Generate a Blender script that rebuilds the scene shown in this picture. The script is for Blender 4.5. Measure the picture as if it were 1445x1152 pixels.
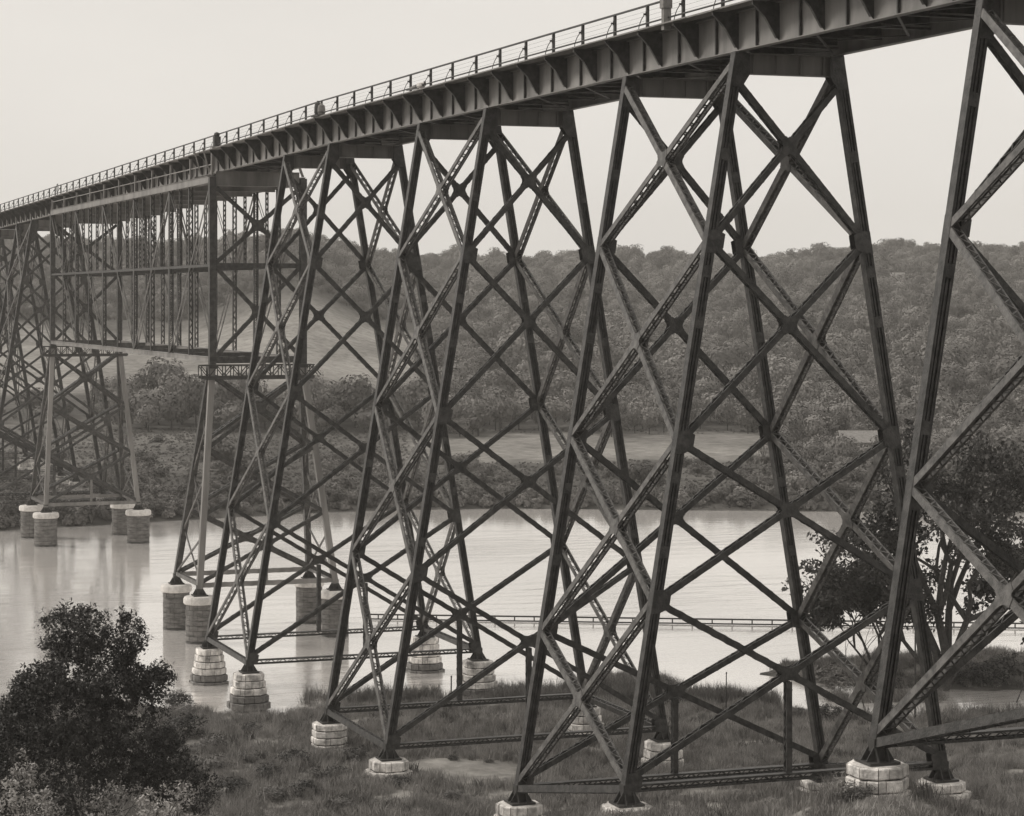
import bpy, math, random
import numpy as np
from mathutils import Vector, Matrix
R = math.radians
random.seed(7); RNG = np.random.default_rng(11)
scn = bpy.context.scene
COL = scn.collection
for _o in list(bpy.data.objects): bpy.data.objects.remove(_o)

# ------------------------------------------------------------------ camera, sky, sun, exposure
TH = .3465; CT, ST = math.cos(TH), math.sin(TH)
CAM = Vector((0, -52.439, 31.4)); FPX = 3382.4; HOR = 421.1; CX = 722.5
cam = bpy.data.cameras.new('camera'); camo = bpy.data.objects.new('camera', cam); COL.objects.link(camo)
camo.location = CAM; camo.rotation_euler = (R(90), 0, R(90) - TH)
cam.sensor_width = 36; cam.lens = 36 * FPX / 1445; cam.shift_y = -(576 - HOR) / 1445
cam.clip_start = .5; cam.clip_end = 20000
scn.camera = camo
SUN_TO = Vector((-.50, -.66, .62)).normalized()
world = bpy.data.worlds.new('World'); scn.world = world; world.use_nodes = True
wn = world.node_tree; wn.nodes.clear()
sky = wn.nodes.new('ShaderNodeTexSky'); sky.sky_type = 'NISHITA'; sky.sun_disc = False
sky.sun_elevation = math.asin(SUN_TO.z); sky.sun_rotation = math.atan2(SUN_TO.x, SUN_TO.y)
sky.dust_density = 3; sky.air_density = 1.5
bw = wn.nodes.new('ShaderNodeRGBToBW')
mx = wn.nodes.new('ShaderNodeMix'); mx.data_type = 'RGBA'; mx.inputs['Factor'].default_value = .93
tint = wn.nodes.new('ShaderNodeMix'); tint.data_type = 'RGBA'; tint.blend_type = 'MULTIPLY'; tint.inputs['Factor'].default_value = 1
bg = wn.nodes.new('ShaderNodeBackground'); bg.inputs['Strength'].default_value = .1
wo = wn.nodes.new('ShaderNodeOutputWorld')
wn.links.new(sky.outputs[0], bw.inputs[0]); wn.links.new(bw.outputs[0], mx.inputs[6])
# overcast veil, very faintly mottled
wtc = wn.nodes.new('ShaderNodeTexCoord'); wnz = wn.nodes.new('ShaderNodeTexNoise'); wnz.inputs['Scale'].default_value = 6; wnz.inputs['Detail'].default_value = 4
wmp = wn.nodes.new('ShaderNodeMapping'); wmp.inputs['Scale'].default_value = (1, 1, 2.5); wn.links.new(wtc.outputs['Generated'], wmp.inputs[0]); wn.links.new(wmp.outputs[0], wnz.inputs[0])
wmr = wn.nodes.new('ShaderNodeMapRange'); wmr.inputs[3].default_value = 8.0; wmr.inputs[4].default_value = 9.3; wn.links.new(wnz.outputs[0], wmr.inputs[0]); wn.links.new(wmr.outputs[0], mx.inputs[7])
wn.links.new(mx.outputs[2], tint.inputs[6]); tint.inputs[7].default_value = (1.0, .957, .897, 1)
wn.links.new(tint.outputs[2], bg.inputs[0]); wn.links.new(bg.outputs[0], wo.inputs[0])
sl = bpy.data.lights.new('sun', 'SUN'); sl.energy = 2.2; sl.angle = R(12); sl.color = (1, .955, .89)
so = bpy.data.objects.new('sun', sl); COL.objects.link(so)
so.rotation_euler = SUN_TO.to_track_quat('Z', 'Y').to_euler()
scn.view_settings.view_transform = 'Standard'; scn.view_settings.look = 'None'
scn.view_settings.exposure = 0; scn.view_settings.gamma = 1; scn.view_settings.use_curve_mapping = False
scn.cycles.max_bounces = 6; scn.cycles.volume_bounces = 0; scn.cycles.diffuse_bounces = 3

# ------------------------------------------------------------------ helpers
def dr(x, y):
    """world xy -> depth along the valley view, lateral"""
    yy = y - CAM.y
    return -CT * x + ST * yy, ST * x + CT * yy
def xy(d, r):
    return -CT * d + ST * r, ST * d + CT * r + CAM.y
def sm(a, b, x):
    t = np.clip((x - a) / (b - a), 0, 1); return t * t * (3 - 2 * t)

def mat(name, col, rough=.8, var=.25, scale=3., bump=0., bscale=None, spec=.3, detail=5, stretch=None, dark=None, hue=None, band=(.3, .7)):
    m = bpy.data.materials.new(name); m.use_nodes = True; t = m.node_tree; n = t.nodes
    p = n['Principled BSDF']; p.inputs['Roughness'].default_value = rough; p.inputs['Specular IOR Level'].default_value = spec
    tc = n.new('ShaderNodeTexCoord'); mp = n.new('ShaderNodeMapping'); t.links.new(tc.outputs['Object'], mp.inputs[0])
    if stretch: mp.inputs['Scale'].default_value = stretch
    nz = n.new('ShaderNodeTexNoise'); nz.inputs['Scale'].default_value = scale; nz.inputs['Detail'].default_value = detail; nz.inputs['Roughness'].default_value = .65
    t.links.new(mp.outputs[0], nz.inputs[0])
    rp = n.new('ShaderNodeValToRGB'); rp.color_ramp.elements[0].position = band[0]; rp.color_ramp.elements[1].position = band[1]
    c = Vector(col); lo = dark if dark else tuple(c * (1 - var)); hi = tuple(c * (1 + var))
    rp.color_ramp.elements[0].color = (*lo, 1); rp.color_ramp.elements[1].color = (*hi, 1)
    t.links.new(nz.outputs[0], rp.inputs[0])
    src = rp.outputs[0]
    if hue:   # each copy a little lighter or darker
        oi = n.new('ShaderNodeObjectInfo'); mr = n.new('ShaderNodeMapRange')
        mr.inputs[3].default_value = 1 - hue; mr.inputs[4].default_value = 1 + hue
        t.links.new(oi.outputs['Random'], mr.inputs[0])
        vm = n.new('ShaderNodeVectorMath'); vm.operation = 'SCALE'
        t.links.new(src, vm.inputs[0]); t.links.new(mr.outputs[0], vm.inputs['Scale']); src = vm.outputs[0]
    t.links.new(src, p.inputs['Base Color'])
    if bump:
        b = n.new('ShaderNodeBump'); b.inputs['Strength'].default_value = bump; b.inputs['Distance'].default_value = .05
        n2 = n.new('ShaderNodeTexNoise'); n2.inputs['Scale'].default_value = bscale or scale * 4; n2.inputs['Detail'].default_value = 4
        t.links.new(mp.outputs[0], n2.inputs[0]); t.links.new(n2.outputs[0], b.inputs['Height']); t.links.new(b.outputs[0], p.inputs['Normal'])
    return m
def g(v, w=1.):   # sepia grey
    return (v * 1.03, v * .985, v * .94)
M = {}
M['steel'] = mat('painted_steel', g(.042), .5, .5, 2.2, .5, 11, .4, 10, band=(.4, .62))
M['steel_lit'] = mat('painted_steel_lit', g(.092), .5, .5, 2.2, .5, 11, .4, 10, band=(.38, .62))  # lighter copy of the same paint, sunlight on the side members put into the colour
M['girder'] = mat('girder_steel', g(.19), .55, .45, .6, .15, 6, .4, 6, (1, 1, .15))
M['dark'] = mat('dark_steel', g(.045), .6, .3, 2)
M['wood'] = mat('weathered_timber', g(.2), .85, .3, 4, .3)
M['stone'] = mat('limestone', g(.66), .9, .45, 1.6, 1., 6, .2, 10, None, g(.2), .22)
M['stone_dark'] = mat('wet_stone', g(.15), .8, .4, 3, .8, 8, .3)
M['mortar'] = mat('mortar', g(.05), .95, .3, 5)
M['cap'] = mat('coping_limestone', g(.62), .9, .22, 2.5, .6, 6, .2, 8, None, None, .1)
M['brick'] = mat('pier_masonry', g(.15), .9, .55, 1.1, .8, 5, .2, 9, (1, 1, 4))
M['brick_wet'] = mat('wet_pier_masonry', g(.07), .5, .5, 1.5, .6)
M['rock'] = mat('field_rock', g(.24), .95, .4, 4, .8)
M['bark'] = mat('bark', g(.06), .95, .4, 5, .8, 12)
M['leaf'] = mat('leaf_dark', g(.05), .6, .5, .9, 0, None, .25, 6, None, None, .2)
M['leaf_mid'] = mat('leaf_mid', g(.13), .7, .45, 1.2, 0, None, .2, 6, None, None, .3)
M['leaf_pale'] = mat('leaf_pale', g(.3), .7, .4, 2, 0, None, .2, 6, None, None, .3)
M['forest'] = mat('forest_leaf', g(.185), .8, .4, .25, 0, None, .1, 6, None, None, .38)
M['grass'] = mat('grass_blade', g(.27), .8, .4, .15, 0, None, .15, 6, None, None, .4)
M['reed'] = mat('reed_blade', g(.16), .8, .4, .3, 0, None, .15, 6, None, None, .35)
M['roof'] = mat('shingle_roof', g(.22), .8, .3, 2)
M['white'] = mat('pale_wall', g(.55), .8, .15, 2)
M['glass'] = mat('window_dark', g(.02), .1, .1, 2, 0, None, .5)
M['sand'] = mat('pale_sand', g(.45), .95, .25, 1.5, .4)

class MB:
    def __init__(s): s.v = []; s.f = []
    def prism(s, poly, n0, n1):
        """polygon (list of Vector) swept between offsets n0 and n1 (Vectors)"""
        k = len(poly); b = len(s.v)
        s.v += [tuple(p + n0) for p in poly] + [tuple(p + n1) for p in poly]
        s.f.append(tuple(range(b, b + k))[::-1]); s.f.append(tuple(range(b + k, b + 2 * k)))
        for i in range(k):
            j = (i + 1) % k; s.f.append((b + i, b + j, b + k + j, b + k + i))
    def bar(s, p, q, u, v, hu, hv):
        """box from p to q with half sizes hu along u, hv along v"""
        p, q = Vector(p), Vector(q)
        b = len(s.v)
        for e in (p, q):
            for a, c in ((-1, -1), (1, -1), (1, 1), (-1, 1)):
                s.v.append(tuple(e + u * (a * hu) + v * (c * hv)))
        s.f += [(b, b + 3, b + 2, b + 1), (b + 4, b + 5, b + 6, b + 7)]
        for i in range(4):
            j = (i + 1) % 4; s.f.append((b + i, b + j, b + 4 + j, b + 4 + i))
    def box(s, x0, x1, y0, y1, z0, z1):
        s.bar((x0, (y0 + y1) / 2, (z0 + z1) / 2), (x1, (y0 + y1) / 2, (z0 + z1) / 2), Vector((0, 1, 0)), Vector((0, 0, 1)), abs(y1 - y0) / 2, abs(z1 - z0) / 2)
    def rod(s, p, q, r0, r1=None, k=6):
        p, q = Vector(p), Vector(q); r1 = r0 if r1 is None else r1
        a = (q - p).normalized(); u = a.orthogonal().normalized(); v = a.cross(u); b = len(s.v)
        for e, r in ((p, r0), (q, r1)):
            for i in range(k):
                t = 2 * math.pi * i / k; s.v.append(tuple(e + u * (r * math.cos(t)) + v * (r * math.sin(t))))
        for i in range(k):
            j = (i + 1) % k; s.f.append((b + i, b + j, b + k + j, b + k + i))
        s.f.append(tuple(range(b, b + k))[::-1]); s.f.append(tuple(range(b + k, b + 2 * k)))
    def ring(s, c, prof, k=20):
        """lathe profile [(r,z)] about the vertical through c, closed top and bottom"""
        b = len(s.v)
        for r, z in prof:
            for i in range(k):
                t = 2 * math.pi * i / k; s.v.append((c[0] + r * math.cos(t), c[1] + r * math.sin(t), c[2] + z))
        for m_ in range(len(prof) - 1):
            for i in range(k):
                j = (i + 1) % k; s.f.append((b + m_ * k + i, b + m_ * k + j, b + (m_ + 1) * k + j, b + (m_ + 1) * k + i))
        s.f.append(tuple(range(b, b + k))[::-1]); e = b + (len(prof) - 1) * k; s.f.append(tuple(range(e, e + k)))
    def mesh(s, name, m):
        me = bpy.data.meshes.new(name); me.from_pydata(s.v, [], s.f); me.materials.append(M[m] if isinstance(m, str) else m); return me
    def build(s, name, m, parent=None, kind=None):
        return link(name, s.mesh(name, m), parent, kind)
def link(name, me, parent=None, kind=None, loc=None):
    o = bpy.data.objects.new(name, me); COL.objects.link(o)
    if parent is not None:
        o.parent = parent
        pw = parent.get('_o')
        base = Vector(pw) if pw else Vector((0, 0, 0))
        o.location = (Vector(loc) if loc is not None else Vector((0, 0, 0))) - base
        o['_o'] = tuple(Vector(loc)) if loc is not None else (0., 0., 0.)
    elif loc is not None: o.location = loc; o['_o'] = tuple(loc)
    if kind: o['kind'] = kind
    return o
def thing(name, loc, label, cat, group=None):
    o = bpy.data.objects.new(name, None); COL.objects.link(o); o.empty_display_size = .5
    o.location = loc; o['_o'] = tuple(float(a) for a in loc); o['label'] = label; o['category'] = cat
    if group: o['group'] = group
    return o
def tag(o, label, cat, group=None):
    o['label'] = label; o['category'] = cat
    if group: o['group'] = group
    return o
def npmesh(name, V, F, m, smooth=False):
    """V (n,3), F (k,3|4) numpy"""
    me = bpy.data.meshes.new(name); k = F.shape[1]
    me.vertices.add(len(V)); me.vertices.foreach_set('co', V.astype(np.float32).ravel())
    me.loops.add(F.size); me.loops.foreach_set('vertex_index', F.astype(np.int32).ravel())
    me.polygons.add(len(F)); me.polygons.foreach_set('loop_start', np.arange(0, F.size, k, dtype=np.int32))
    me.polygons.foreach_set('loop_total', np.full(len(F), k, dtype=np.int32))
    if smooth: me.polygons.foreach_set('use_smooth', np.ones(len(F), dtype=bool))
    for q in (m if isinstance(m, (list, tuple)) else [m]): me.materials.append(M[q] if isinstance(q, str) else q)
    me.update(calc_edges=True); return me

# ------------------------------------------------------------------ terrain
def wav(x, y, s, seed):
    r = np.random.default_rng(seed); o = 0
    for i in range(7):
        a = r.uniform(0, 2 * math.pi); k = (2 * math.pi / s) * r.uniform(.6, 2.2); o = o + np.sin(k * (x * math.cos(a) + y * math.sin(a)) + r.uniform(0, 6.3))
    return o / 4.
NB_D = [-400, -60, 0, 20, 40, 60, 80, 93, 105, 115, 127, 135, 148, 160, 175, 184, 188, 196]
NB_H = [40, 31.5, 29.0, 24.6, 20, 16.0, 12.8, 11.0, 8.1, 5.8, 3.9, 2.9, 1.75, 1.1, .55, .1, -.5, -1.6]
FS_P = [-2500, -400, 0, 230, 460, 700, 1270, 1800, 4000]
FS_D = [300, 318, 324, 337, 352, 358, 352, 348, 330]
RP = [-3000, -300, 0, 150, 250, 340, 430, 520, 560, 650, 740, 860, 960, 1100, 1190, 1300, 1445, 1800, 4000]
RY = [345, 338, 334, 335, 334, 333, 333, 350, 358, 358, 362, 353, 355, 356, 348, 341, 345, 350, 345]
def _foot(i, k, s, lv, ex):
    x = -105.556 + (1 - i) * 36.576 - k * 13.716; zf = lv + 31.4
    return (x, s * (2.68 + .165 * (43.336 - zf)), zf - .73 - ex)
MOUNDS = [_foot(2, 1, -1, -27.8, 1.5), _foot(2, 0, -1, -27.8, .9), _foot(1, 1, -1, -26., .85), _foot(1, 0, -1, -23.4, .8), _foot(1, 1, 1, -26., .4), _foot(1, 0, 1, -23.4, .6), _foot(0, 1, -1, -17.3, 1.15), _foot(2, 0, 1, -27.8, 2.4)]
def terrain(x, y):
    x = np.asarray(x, float); y = np.asarray(y, float)
    d, r = dr(x, y); rho = np.hypot(d, r)
    dd = np.maximum(d, 30); px = CX + FPX * np.clip(r / dd, -1.2, 1.2)
    # near bank
    sh = 3.0 * wav(x, y, 26, 3) + np.interp(px, [0, 400, 520, 700, 830, 1000, 1100, 1500], [3, -3, 3, 4, 4, 5, -3, -4]) 
    n = np.interp(d - sh * sm(140, 175, d), NB_D, NB_H)
    n = n + 1.4 * sm(1165, 1238, px) * sm(1330, 1262, px) * sm(60, 85, d) * sm(106, 94, d)
    n = n - 1.6 * sm(900, 500, px) * sm(60, 90, d) * sm(140, 118, d)
    n = n + (.10 * wav(x, y, 5, 5) + .22 * wav(x, y, 17, 6)) * sm(8, 40, d) * sm(186, 165, d)
    # grassy spit with pool on the right
    bx, by = xy(199., 33.); ex = (d - 201) / 9.5; ey = (r - 42) / 21.
    spit = 1.1 * (1 - (ex ** 2 + ey ** 2)) + .15 * wav(x, y, 6, 8)
    ex2 = (d - 193) / 7.; ey2 = (r - 9) / 5.
    spit2 = .6 * (1 - (ex2 ** 2 + ey2 ** 2))
    n = np.maximum(n, np.maximum(np.minimum(spit, .8), np.minimum(spit2, .35)))
    pool = np.exp(-((d - 183) / 3.2) ** 2 - ((r - 37) / 7.5) ** 2) * 1.5
    n = n - pool
    n = np.where(d > 188, np.maximum(n, -1.6), n)
    for fx, fy, fz in MOUNDS:      # earth packed round the footings
        w = np.exp(-(((x - fx) ** 2 + (y - fy) ** 2) / 9.) ** 1.5); n = n * (1 - w) + fz * w
    # far bank
    ds = np.interp(px, FS_P, FS_D) + 1.5 * wav(x, y, 40, 9)
    t = rho - 0  # far hills follow the distance
    f = np.interp(d - ds, [-20, -4, 0, 5, 25], [-1.6, -.6, 0, 1.1, 1.6])
    zr = 31.4 + (HOR - (np.interp(px, RP, RY) + 20)) * 1250 / FPX
    prof = np.interp(d, [380, 513, 600, 700, 800, 1000, 1130, 1250], [0, .02, .115, .22, .335, .62, .83, 1.])
    hill = 1.8 + (zr - 1.8) * prof
    hill = hill + 17 * np.exp(-((px - 405) / 95) ** 2 - ((d - 960) / 190) ** 2)
    hill = hill + (1.8 * wav(x, y, 120, 12) + 1.0 * wav(x, y, 45, 13)) * sm(520, 800, d)
    hill = hill - 14 * sm(1300, 2600, d)
    f = np.where(d > ds + 25, np.maximum(f, 1.6) + (hill - 1.8) * sm(0, 30, d - ds - 25), f)
    f = f + .12 * wav(x, y, 9, 14) * sm(5, 20, d - ds)
    h = np.where(d < 260, n, f)
    return h
rad = np.concatenate([np.array([0.01, 1.5, 4, 8, 14, 22, 32, 44, 56, 66, 75]), np.arange(80, 216, 1.0), np.arange(218, 316, 8.), np.arange(316, 372, 1.6), np.geomspace(374, 1400, 150), np.geomspace(1450, 9000, 14)])
phi = np.concatenate([np.linspace(-math.pi, -.45, 24)[:-1], np.linspace(-.45, -.26, 16)[:-1], np.linspace(-.26, .26, 280), np.linspace(.26, .45, 16)[1:], np.linspace(.45, math.pi, 24)[1:]])
RR, PP = np.meshgrid(rad, phi, indexing='ij')
DX = RR * np.cos(PP); RX = RR * np.sin(PP); GX, GY = xy(DX, RX)
GZ = terrain(GX, GY)
V = np.stack([GX, GY, GZ], -1).reshape(-1, 3); nr, npn = RR.shape
i, j = np.meshgrid(np.arange(nr - 1), np.arange(npn - 1), indexing='ij'); b = (i * npn + j).ravel()
F = np.stack([b, b + npn, b + npn + 1, b + 1], -1)
gm = bpy.data.materials.new('ground_cover'); gm.use_nodes = True; t = gm.node_tree; n = t.nodes; p = n['Principled BSDF']
p.inputs['Roughness'].default_value = .95; p.inputs['Specular IOR Level'].default_value = .1
at = n.new('ShaderNodeAttribute'); at.attribute_name = 'cover'
geo = n.new('ShaderNodeNewGeometry')
nz = n.new('ShaderNodeTexNoise'); nz.inputs['Scale'].default_value = .35; nz.inputs['Detail'].default_value = 9; nz.inputs['Roughness'].default_value = .72
nb_ = n.new('ShaderNodeTexNoise'); nb_.inputs['Scale'].default_value = .03; nb_.inputs['Detail'].default_value = 5
t.links.new(geo.outputs['Position'], nz.inputs[0]); t.links.new(geo.outputs['Position'], nb_.inputs[0])
ra = n.new('ShaderNodeValToRGB'); ra.color_ramp.elements[0].position = .28; ra.color_ramp.elements[1].position = .72
ra.color_ramp.elements[0].color = (.45, .45, .45, 1); ra.color_ramp.elements[1].color = (1.5, 1.5, 1.5, 1); t.links.new(nz.outputs[0], ra.inputs[0])
rb = n.new('ShaderNodeValToRGB'); rb.color_ramp.elements[0].position = .35; rb.color_ramp.elements[1].position = .65
rb.color_ramp.elements[0].color = (.75, .75, .75, 1); rb.color_ramp.elements[1].color = (1.2, 1.2, 1.2, 1); t.links.new(nb_.outputs[0], rb.inputs[0])
m1 = n.new('ShaderNodeMix'); m1.data_type = 'RGBA'; m1.blend_type = 'MULTIPLY'; m1.inputs[0].default_value = 1
m2 = n.new('ShaderNodeMix'); m2.data_type = 'RGBA'; m2.blend_type = 'MULTIPLY'; m2.inputs[0].default_value = 1
t.links.new(ra.outputs[0], m1.inputs[6]); t.links.new(rb.outputs[0], m1.inputs[7])
t.links.new(m1.outputs[2], m2.inputs[6]); t.links.new(at.outputs['Color'], m2.inputs[7]); t.links.new(m2.outputs[2], p.inputs['Base Color'])
bp = n.new('ShaderNodeBump'); bp.inputs['Strength'].default_value = .8; bp.inputs['Distance'].default_value = .25; t.links.new(nz.outputs[0], bp.inputs['Height']); t.links.new(bp.outputs[0], p.inputs['Normal'])
me = npmesh('ground', V, F, gm, True)
# what grows where, as base colour
def zones(x, y):
    d, r = dr(x, y); px = CX + FPX * r / np.maximum(d, 30)
    field = sm(585, 610, d) * sm(835, 790, d) * sm(640, 560, px)           # hay field on the slope
    mead = sm(425, 440, d + 10 * wav(x, y, 60, 21)) * sm(520, 508, d) * sm(540, 620, px) * sm(1150, 1080, px)
    mead2 = sm(385, 420, d + 12 * wav(x, y, 50, 22)) * sm(560, 520, d) * sm(330, 230, px)
    bare = np.exp(-((d - 150) / 7.) ** 2 - ((r + 2.2) / 4.2) ** 2) + .8 * np.exp(-((d - 131) / 2.5) ** 2 - ((r - 9) / 5) ** 2) + .7 * np.exp(-((d - 124) / 2.) ** 2 - ((r - 11) / 6) ** 2)
    bare = bare + .7 * sm(.3, .9, wav(x, y, 9, 23)) + .5 * np.exp(-((d - 141 - 2.2 * np.sin(r / 4.)) / .8) ** 2) + .6 * np.exp(-((d - 116.5 - 1.5 * np.sin(r / 3.)) / .7) ** 2)
    return d, px, field, mead, mead2, np.clip(bare, 0, 1)
d_, px_, fi, me1, me2, ba = zones(V[:, 0], V[:, 1])
c = np.where(d_ < 260, .12, .09)
c = c + fi * .15 + me1 * .11 + me2 * .03
c = c * (1 - ba * (d_ < 230)) + .30 * ba * (d_ < 230)
c = np.where(V[:, 2] < .12, .10, c)
ca = me.attributes.new('cover', 'FLOAT_COLOR', 'POINT'); ca.data.foreach_set('color', np.stack([c * 1.03, c * .985, c * .92, np.ones_like(c)], -1).astype(np.float32).ravel())
link('ground', me, kind='structure')

# water
wm = bpy.data.materials.new('river_water'); wm.use_nodes = True; t = wm.node_tree; n = t.nodes; n.clear()
out = n.new('ShaderNodeOutputMaterial'); di = n.new('ShaderNodeBsdfDiffuse'); gl = n.new('ShaderNodeBsdfGlossy'); mi = n.new('ShaderNodeMixShader')
di.inputs['Color'].default_value = (*g(.7), 1); gl.inputs['Color'].default_value = (.97, .96, .95, 1); gl.inputs['Roughness'].default_value = .09
geo = n.new('ShaderNodeNewGeometry'); mp = n.new('ShaderNodeMapping'); mp.inputs['Rotation'].default_value = (0, 0, TH); mp.inputs['Scale'].default_value = (1.0, .28, 1)
t.links.new(geo.outputs['Position'], mp.inputs[0])
w1 = n.new('ShaderNodeTexNoise'); w1.inputs['Scale'].default_value = .5; w1.inputs['Detail'].default_value = 6; w1.inputs['Roughness'].default_value = .6; w1.inputs['Distortion'].default_value = .6
w2 = n.new('ShaderNodeTexNoise'); w2.inputs['Scale'].default_value = .035; w2.inputs['Detail'].default_value = 3
t.links.new(mp.outputs[0], w1.inputs[0]); t.links.new(mp.outputs[0], w2.inputs[0])
rw = n.new('ShaderNodeMapRange'); rw.inputs[1].default_value = .38; rw.inputs[2].default_value = .62; rw.inputs[3].default_value = .15; rw.inputs[4].default_value = .6
t.links.new(w2.outputs[0], rw.inputs[0])
bp = n.new('ShaderNodeBump'); bp.inputs['Distance'].default_value = .13; t.links.new(rw.outputs[0], bp.inputs['Strength']); t.links.new(w1.outputs[0], bp.inputs['Height'])
t.links.new(bp.outputs[0], gl.inputs['Normal']); t.links.new(bp.outputs[0], di.inputs['Normal'])
lw = n.new('ShaderNodeLayerWeight'); lw.inputs[0].default_value = .5; t.links.new(bp.outputs[0], lw.inputs['Normal'])
fr = n.new('ShaderNodeMapRange'); fr.inputs[1].default_value = .4; fr.inputs[2].default_value = .9; fr.inputs[3].default_value = .2; fr.inputs[4].default_value = .74
t.links.new(lw.outputs['Facing'], fr.inputs[0]); t.links.new(fr.outputs[0], mi.inputs[0])
t.links.new(di.outputs[0], mi.inputs[1]); t.links.new(gl.outputs[0], mi.inputs[2]); t.links.new(mi.outputs[0], out.inputs[0])
wv = []; 
for d, r in ((172, -900), (172, 900), (420, 900), (420, -900)):
    a, b_ = xy(d, r); wv.append((a, b_, 0.))
me = bpy.data.meshes.new('river'); me.from_pydata(wv, [], [(0, 1, 2, 3)]); me.materials.append(wm)
link('river', me, kind='structure')

# ------------------------------------------------------------------ the viaduct
ZC = 31.4
H0 = 11.936 + ZC; W0 = 2.68; BAT = .165; BAY = 4.572
X0 = -105.556; LT = 13.716; SP = 22.86
def sag(x): return -.008 * max(0., -178. - x)
def P(x, side, z):   # centre of a column
    return Vector((x, side * (W0 + BAT * (H0 - z)), z))
XA = Vector((1, 0, 0)); ZA = Vector((0, 0, 1)); YA = Vector((0, 1, 0))

def lace(mb, p, q, n, u, sep, h, step, wd=.055, both=True, double=False):
    L = (q - p).length; a = (q - p) / L; k = max(2, int(L / step)); st = L / k
    for s in ((1, -1) if both else (1,)):
        off = u * (s * (h / 2 + .012))
        for i in range(k):
            A = p + a * (st * i); B = p + a * (st * (i + 1)); e = 1 if i % 2 else -1
            A2 = A + n * (e * (sep / 2 - .03)) + off; B2 = B - n * (e * (sep / 2 - .03)) + off
            dd = (B2 - A2).normalized()
            mb.bar(A2, B2, dd.cross(u), u, wd / 2, .009)
            if double:
                A2 = A - n * (e * (sep / 2 - .03)) + off + u * (s * .02); B2 = B + n * (e * (sep / 2 - .03)) + off + u * (s * .02)
                dd = (B2 - A2).normalized(); mb.bar(A2, B2, dd.cross(u), u, wd / 2, .009)
def brace(parent, p, q, n, h=.36, sep=.44, name='brace', m='steel', step=.5, laced=True, trim=(0, 0), base=None, double=False):
    p, q = Vector(p), Vector(q); a = (q - p).normalized(); p = p + a * trim[0]; q = q - a * trim[1]
    u = a.cross(n).normalized(); n = u.cross(a).normalized(); mb = MB(); c0 = p.copy()
    for s in (-1, 1):
        o = n * (s * (sep / 2 - .0125)); mb.bar(p + o, q + o, u, n, h / 2, .0125)
        for e in (-1, 1):   # angle legs along both edges
            o2 = n * (s * (sep / 2 - .025 - .032)) + u * (e * (h / 2 - .012)); mb.bar(p + o2, q + o2, u, n, .012, .032)
    b = mb.build(name, m, parent)
    if laced:
        lb = MB(); lace(lb, p, q, n, u, sep, h, step, double=double); lb.build('lacing', m, b, 'stuff')
    return b
def gusset(parent, c, n, arms, off, size=.95, h=.4, name='gusset', m='steel', th=.012, both=True):
    """plate over the crossing of members: arms = unit directions in the plane"""
    n = n.normalized(); e1 = arms[0].normalized(); e2 = n.cross(e1)
    an = sorted([(math.atan2(a.dot(e2), a.dot(e1)) % (2 * math.pi), a.normalized()) for a in arms], key=lambda t: t[0]); poly = []
    for i, (t, a) in enumerate(an):
        s = n.cross(a); poly += [c + a * size - s * (h / 2), c + a * size + s * (h / 2)]
        t2, a2 = an[(i + 1) % len(an)]; gap = (t2 - t) % (2 * math.pi)
        if gap < math.pi * .98:
            half = gap / 2; rr = h / 2 / math.sin(half); mid = (a + a2); mid = mid.normalized()
            A = c + a * size + s * (h / 2); B = c + a2 * size - n.cross(a2) * (h / 2); C = c + mid * rr
            for q in (.25, .5, .75):   # concave fillet
                poly.append(A * (1 - q) ** 2 + C * 2 * q * (1 - q) + B * q * q)
    for s in ((1, -1) if both else (1,)):
        mb = MB(); mb.prism(poly, n * (s * off), n * (s * (off + th * 2))); mb.build(name, m, parent)
def column(parent, x, side, z0, z1, w=.5, m='steel', battens=True, name='column', pts=None):
    p, q = (P(x, side, z0), P(x, side, z1)) if pts is None else pts
    a = (q - p).normalized(); nS = XA.cross(a).normalized()    # side normal
    if nS.y * side < 0: nS = -nS
    hw = w / 2; mb = MB()
    for s in (-1, 1):
        mb.bar(p + nS * (s * (hw - .02)), q + nS * (s * (hw - .02)), XA, nS, hw, .02)
        for e in (-1, 1): mb.bar(p + nS * (s * (hw - .095)) + XA * (e * (hw - .015)), q + nS * (s * (hw - .095)) + XA * (e * (hw - .015)), XA, nS, .015, .035)
    mb.bar(p, q, XA, nS, .015, hw - .042)
    mb.bar(p + XA * .11, q + XA * .11, XA, nS, .094, .012); mb.bar(p - XA * .11, q - XA * .11, XA, nS, .094, .012)
    for e in (-1, 1): mb.bar(p + XA * (e * (hw - .05)), q + XA * (e * (hw - .05)), XA, nS, .012, .04)
    c = mb.build(name, m, parent)
    if battens:
        L = (q - p).length
        zz = [.32, .42, .63, .70, .86] if L > 20 else [.4, .75]
        for f in zz:
            for e in (-1, 1):
                b = MB(); k = p + a * (L * f) + XA * (e * (hw + .008)); b.bar(k - a * .28, k + a * .28, XA, nS, .008, hw - .04); b.build('batten_plate', m, c)
    return c
def isect(p1, q1, p2, q2):
    """crossing point of two segments lying in one plane"""
    d1 = q1 - p1; d2 = q2 - p2; w = p1 - p2; a = d1.dot(d1); b = d1.dot(d2); c = d2.dot(d2); d = d1.dot(w); e = d2.dot(w)
    t = (b * e - c * d) / (a * c - b * b); return p1 + d1 * t
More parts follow.
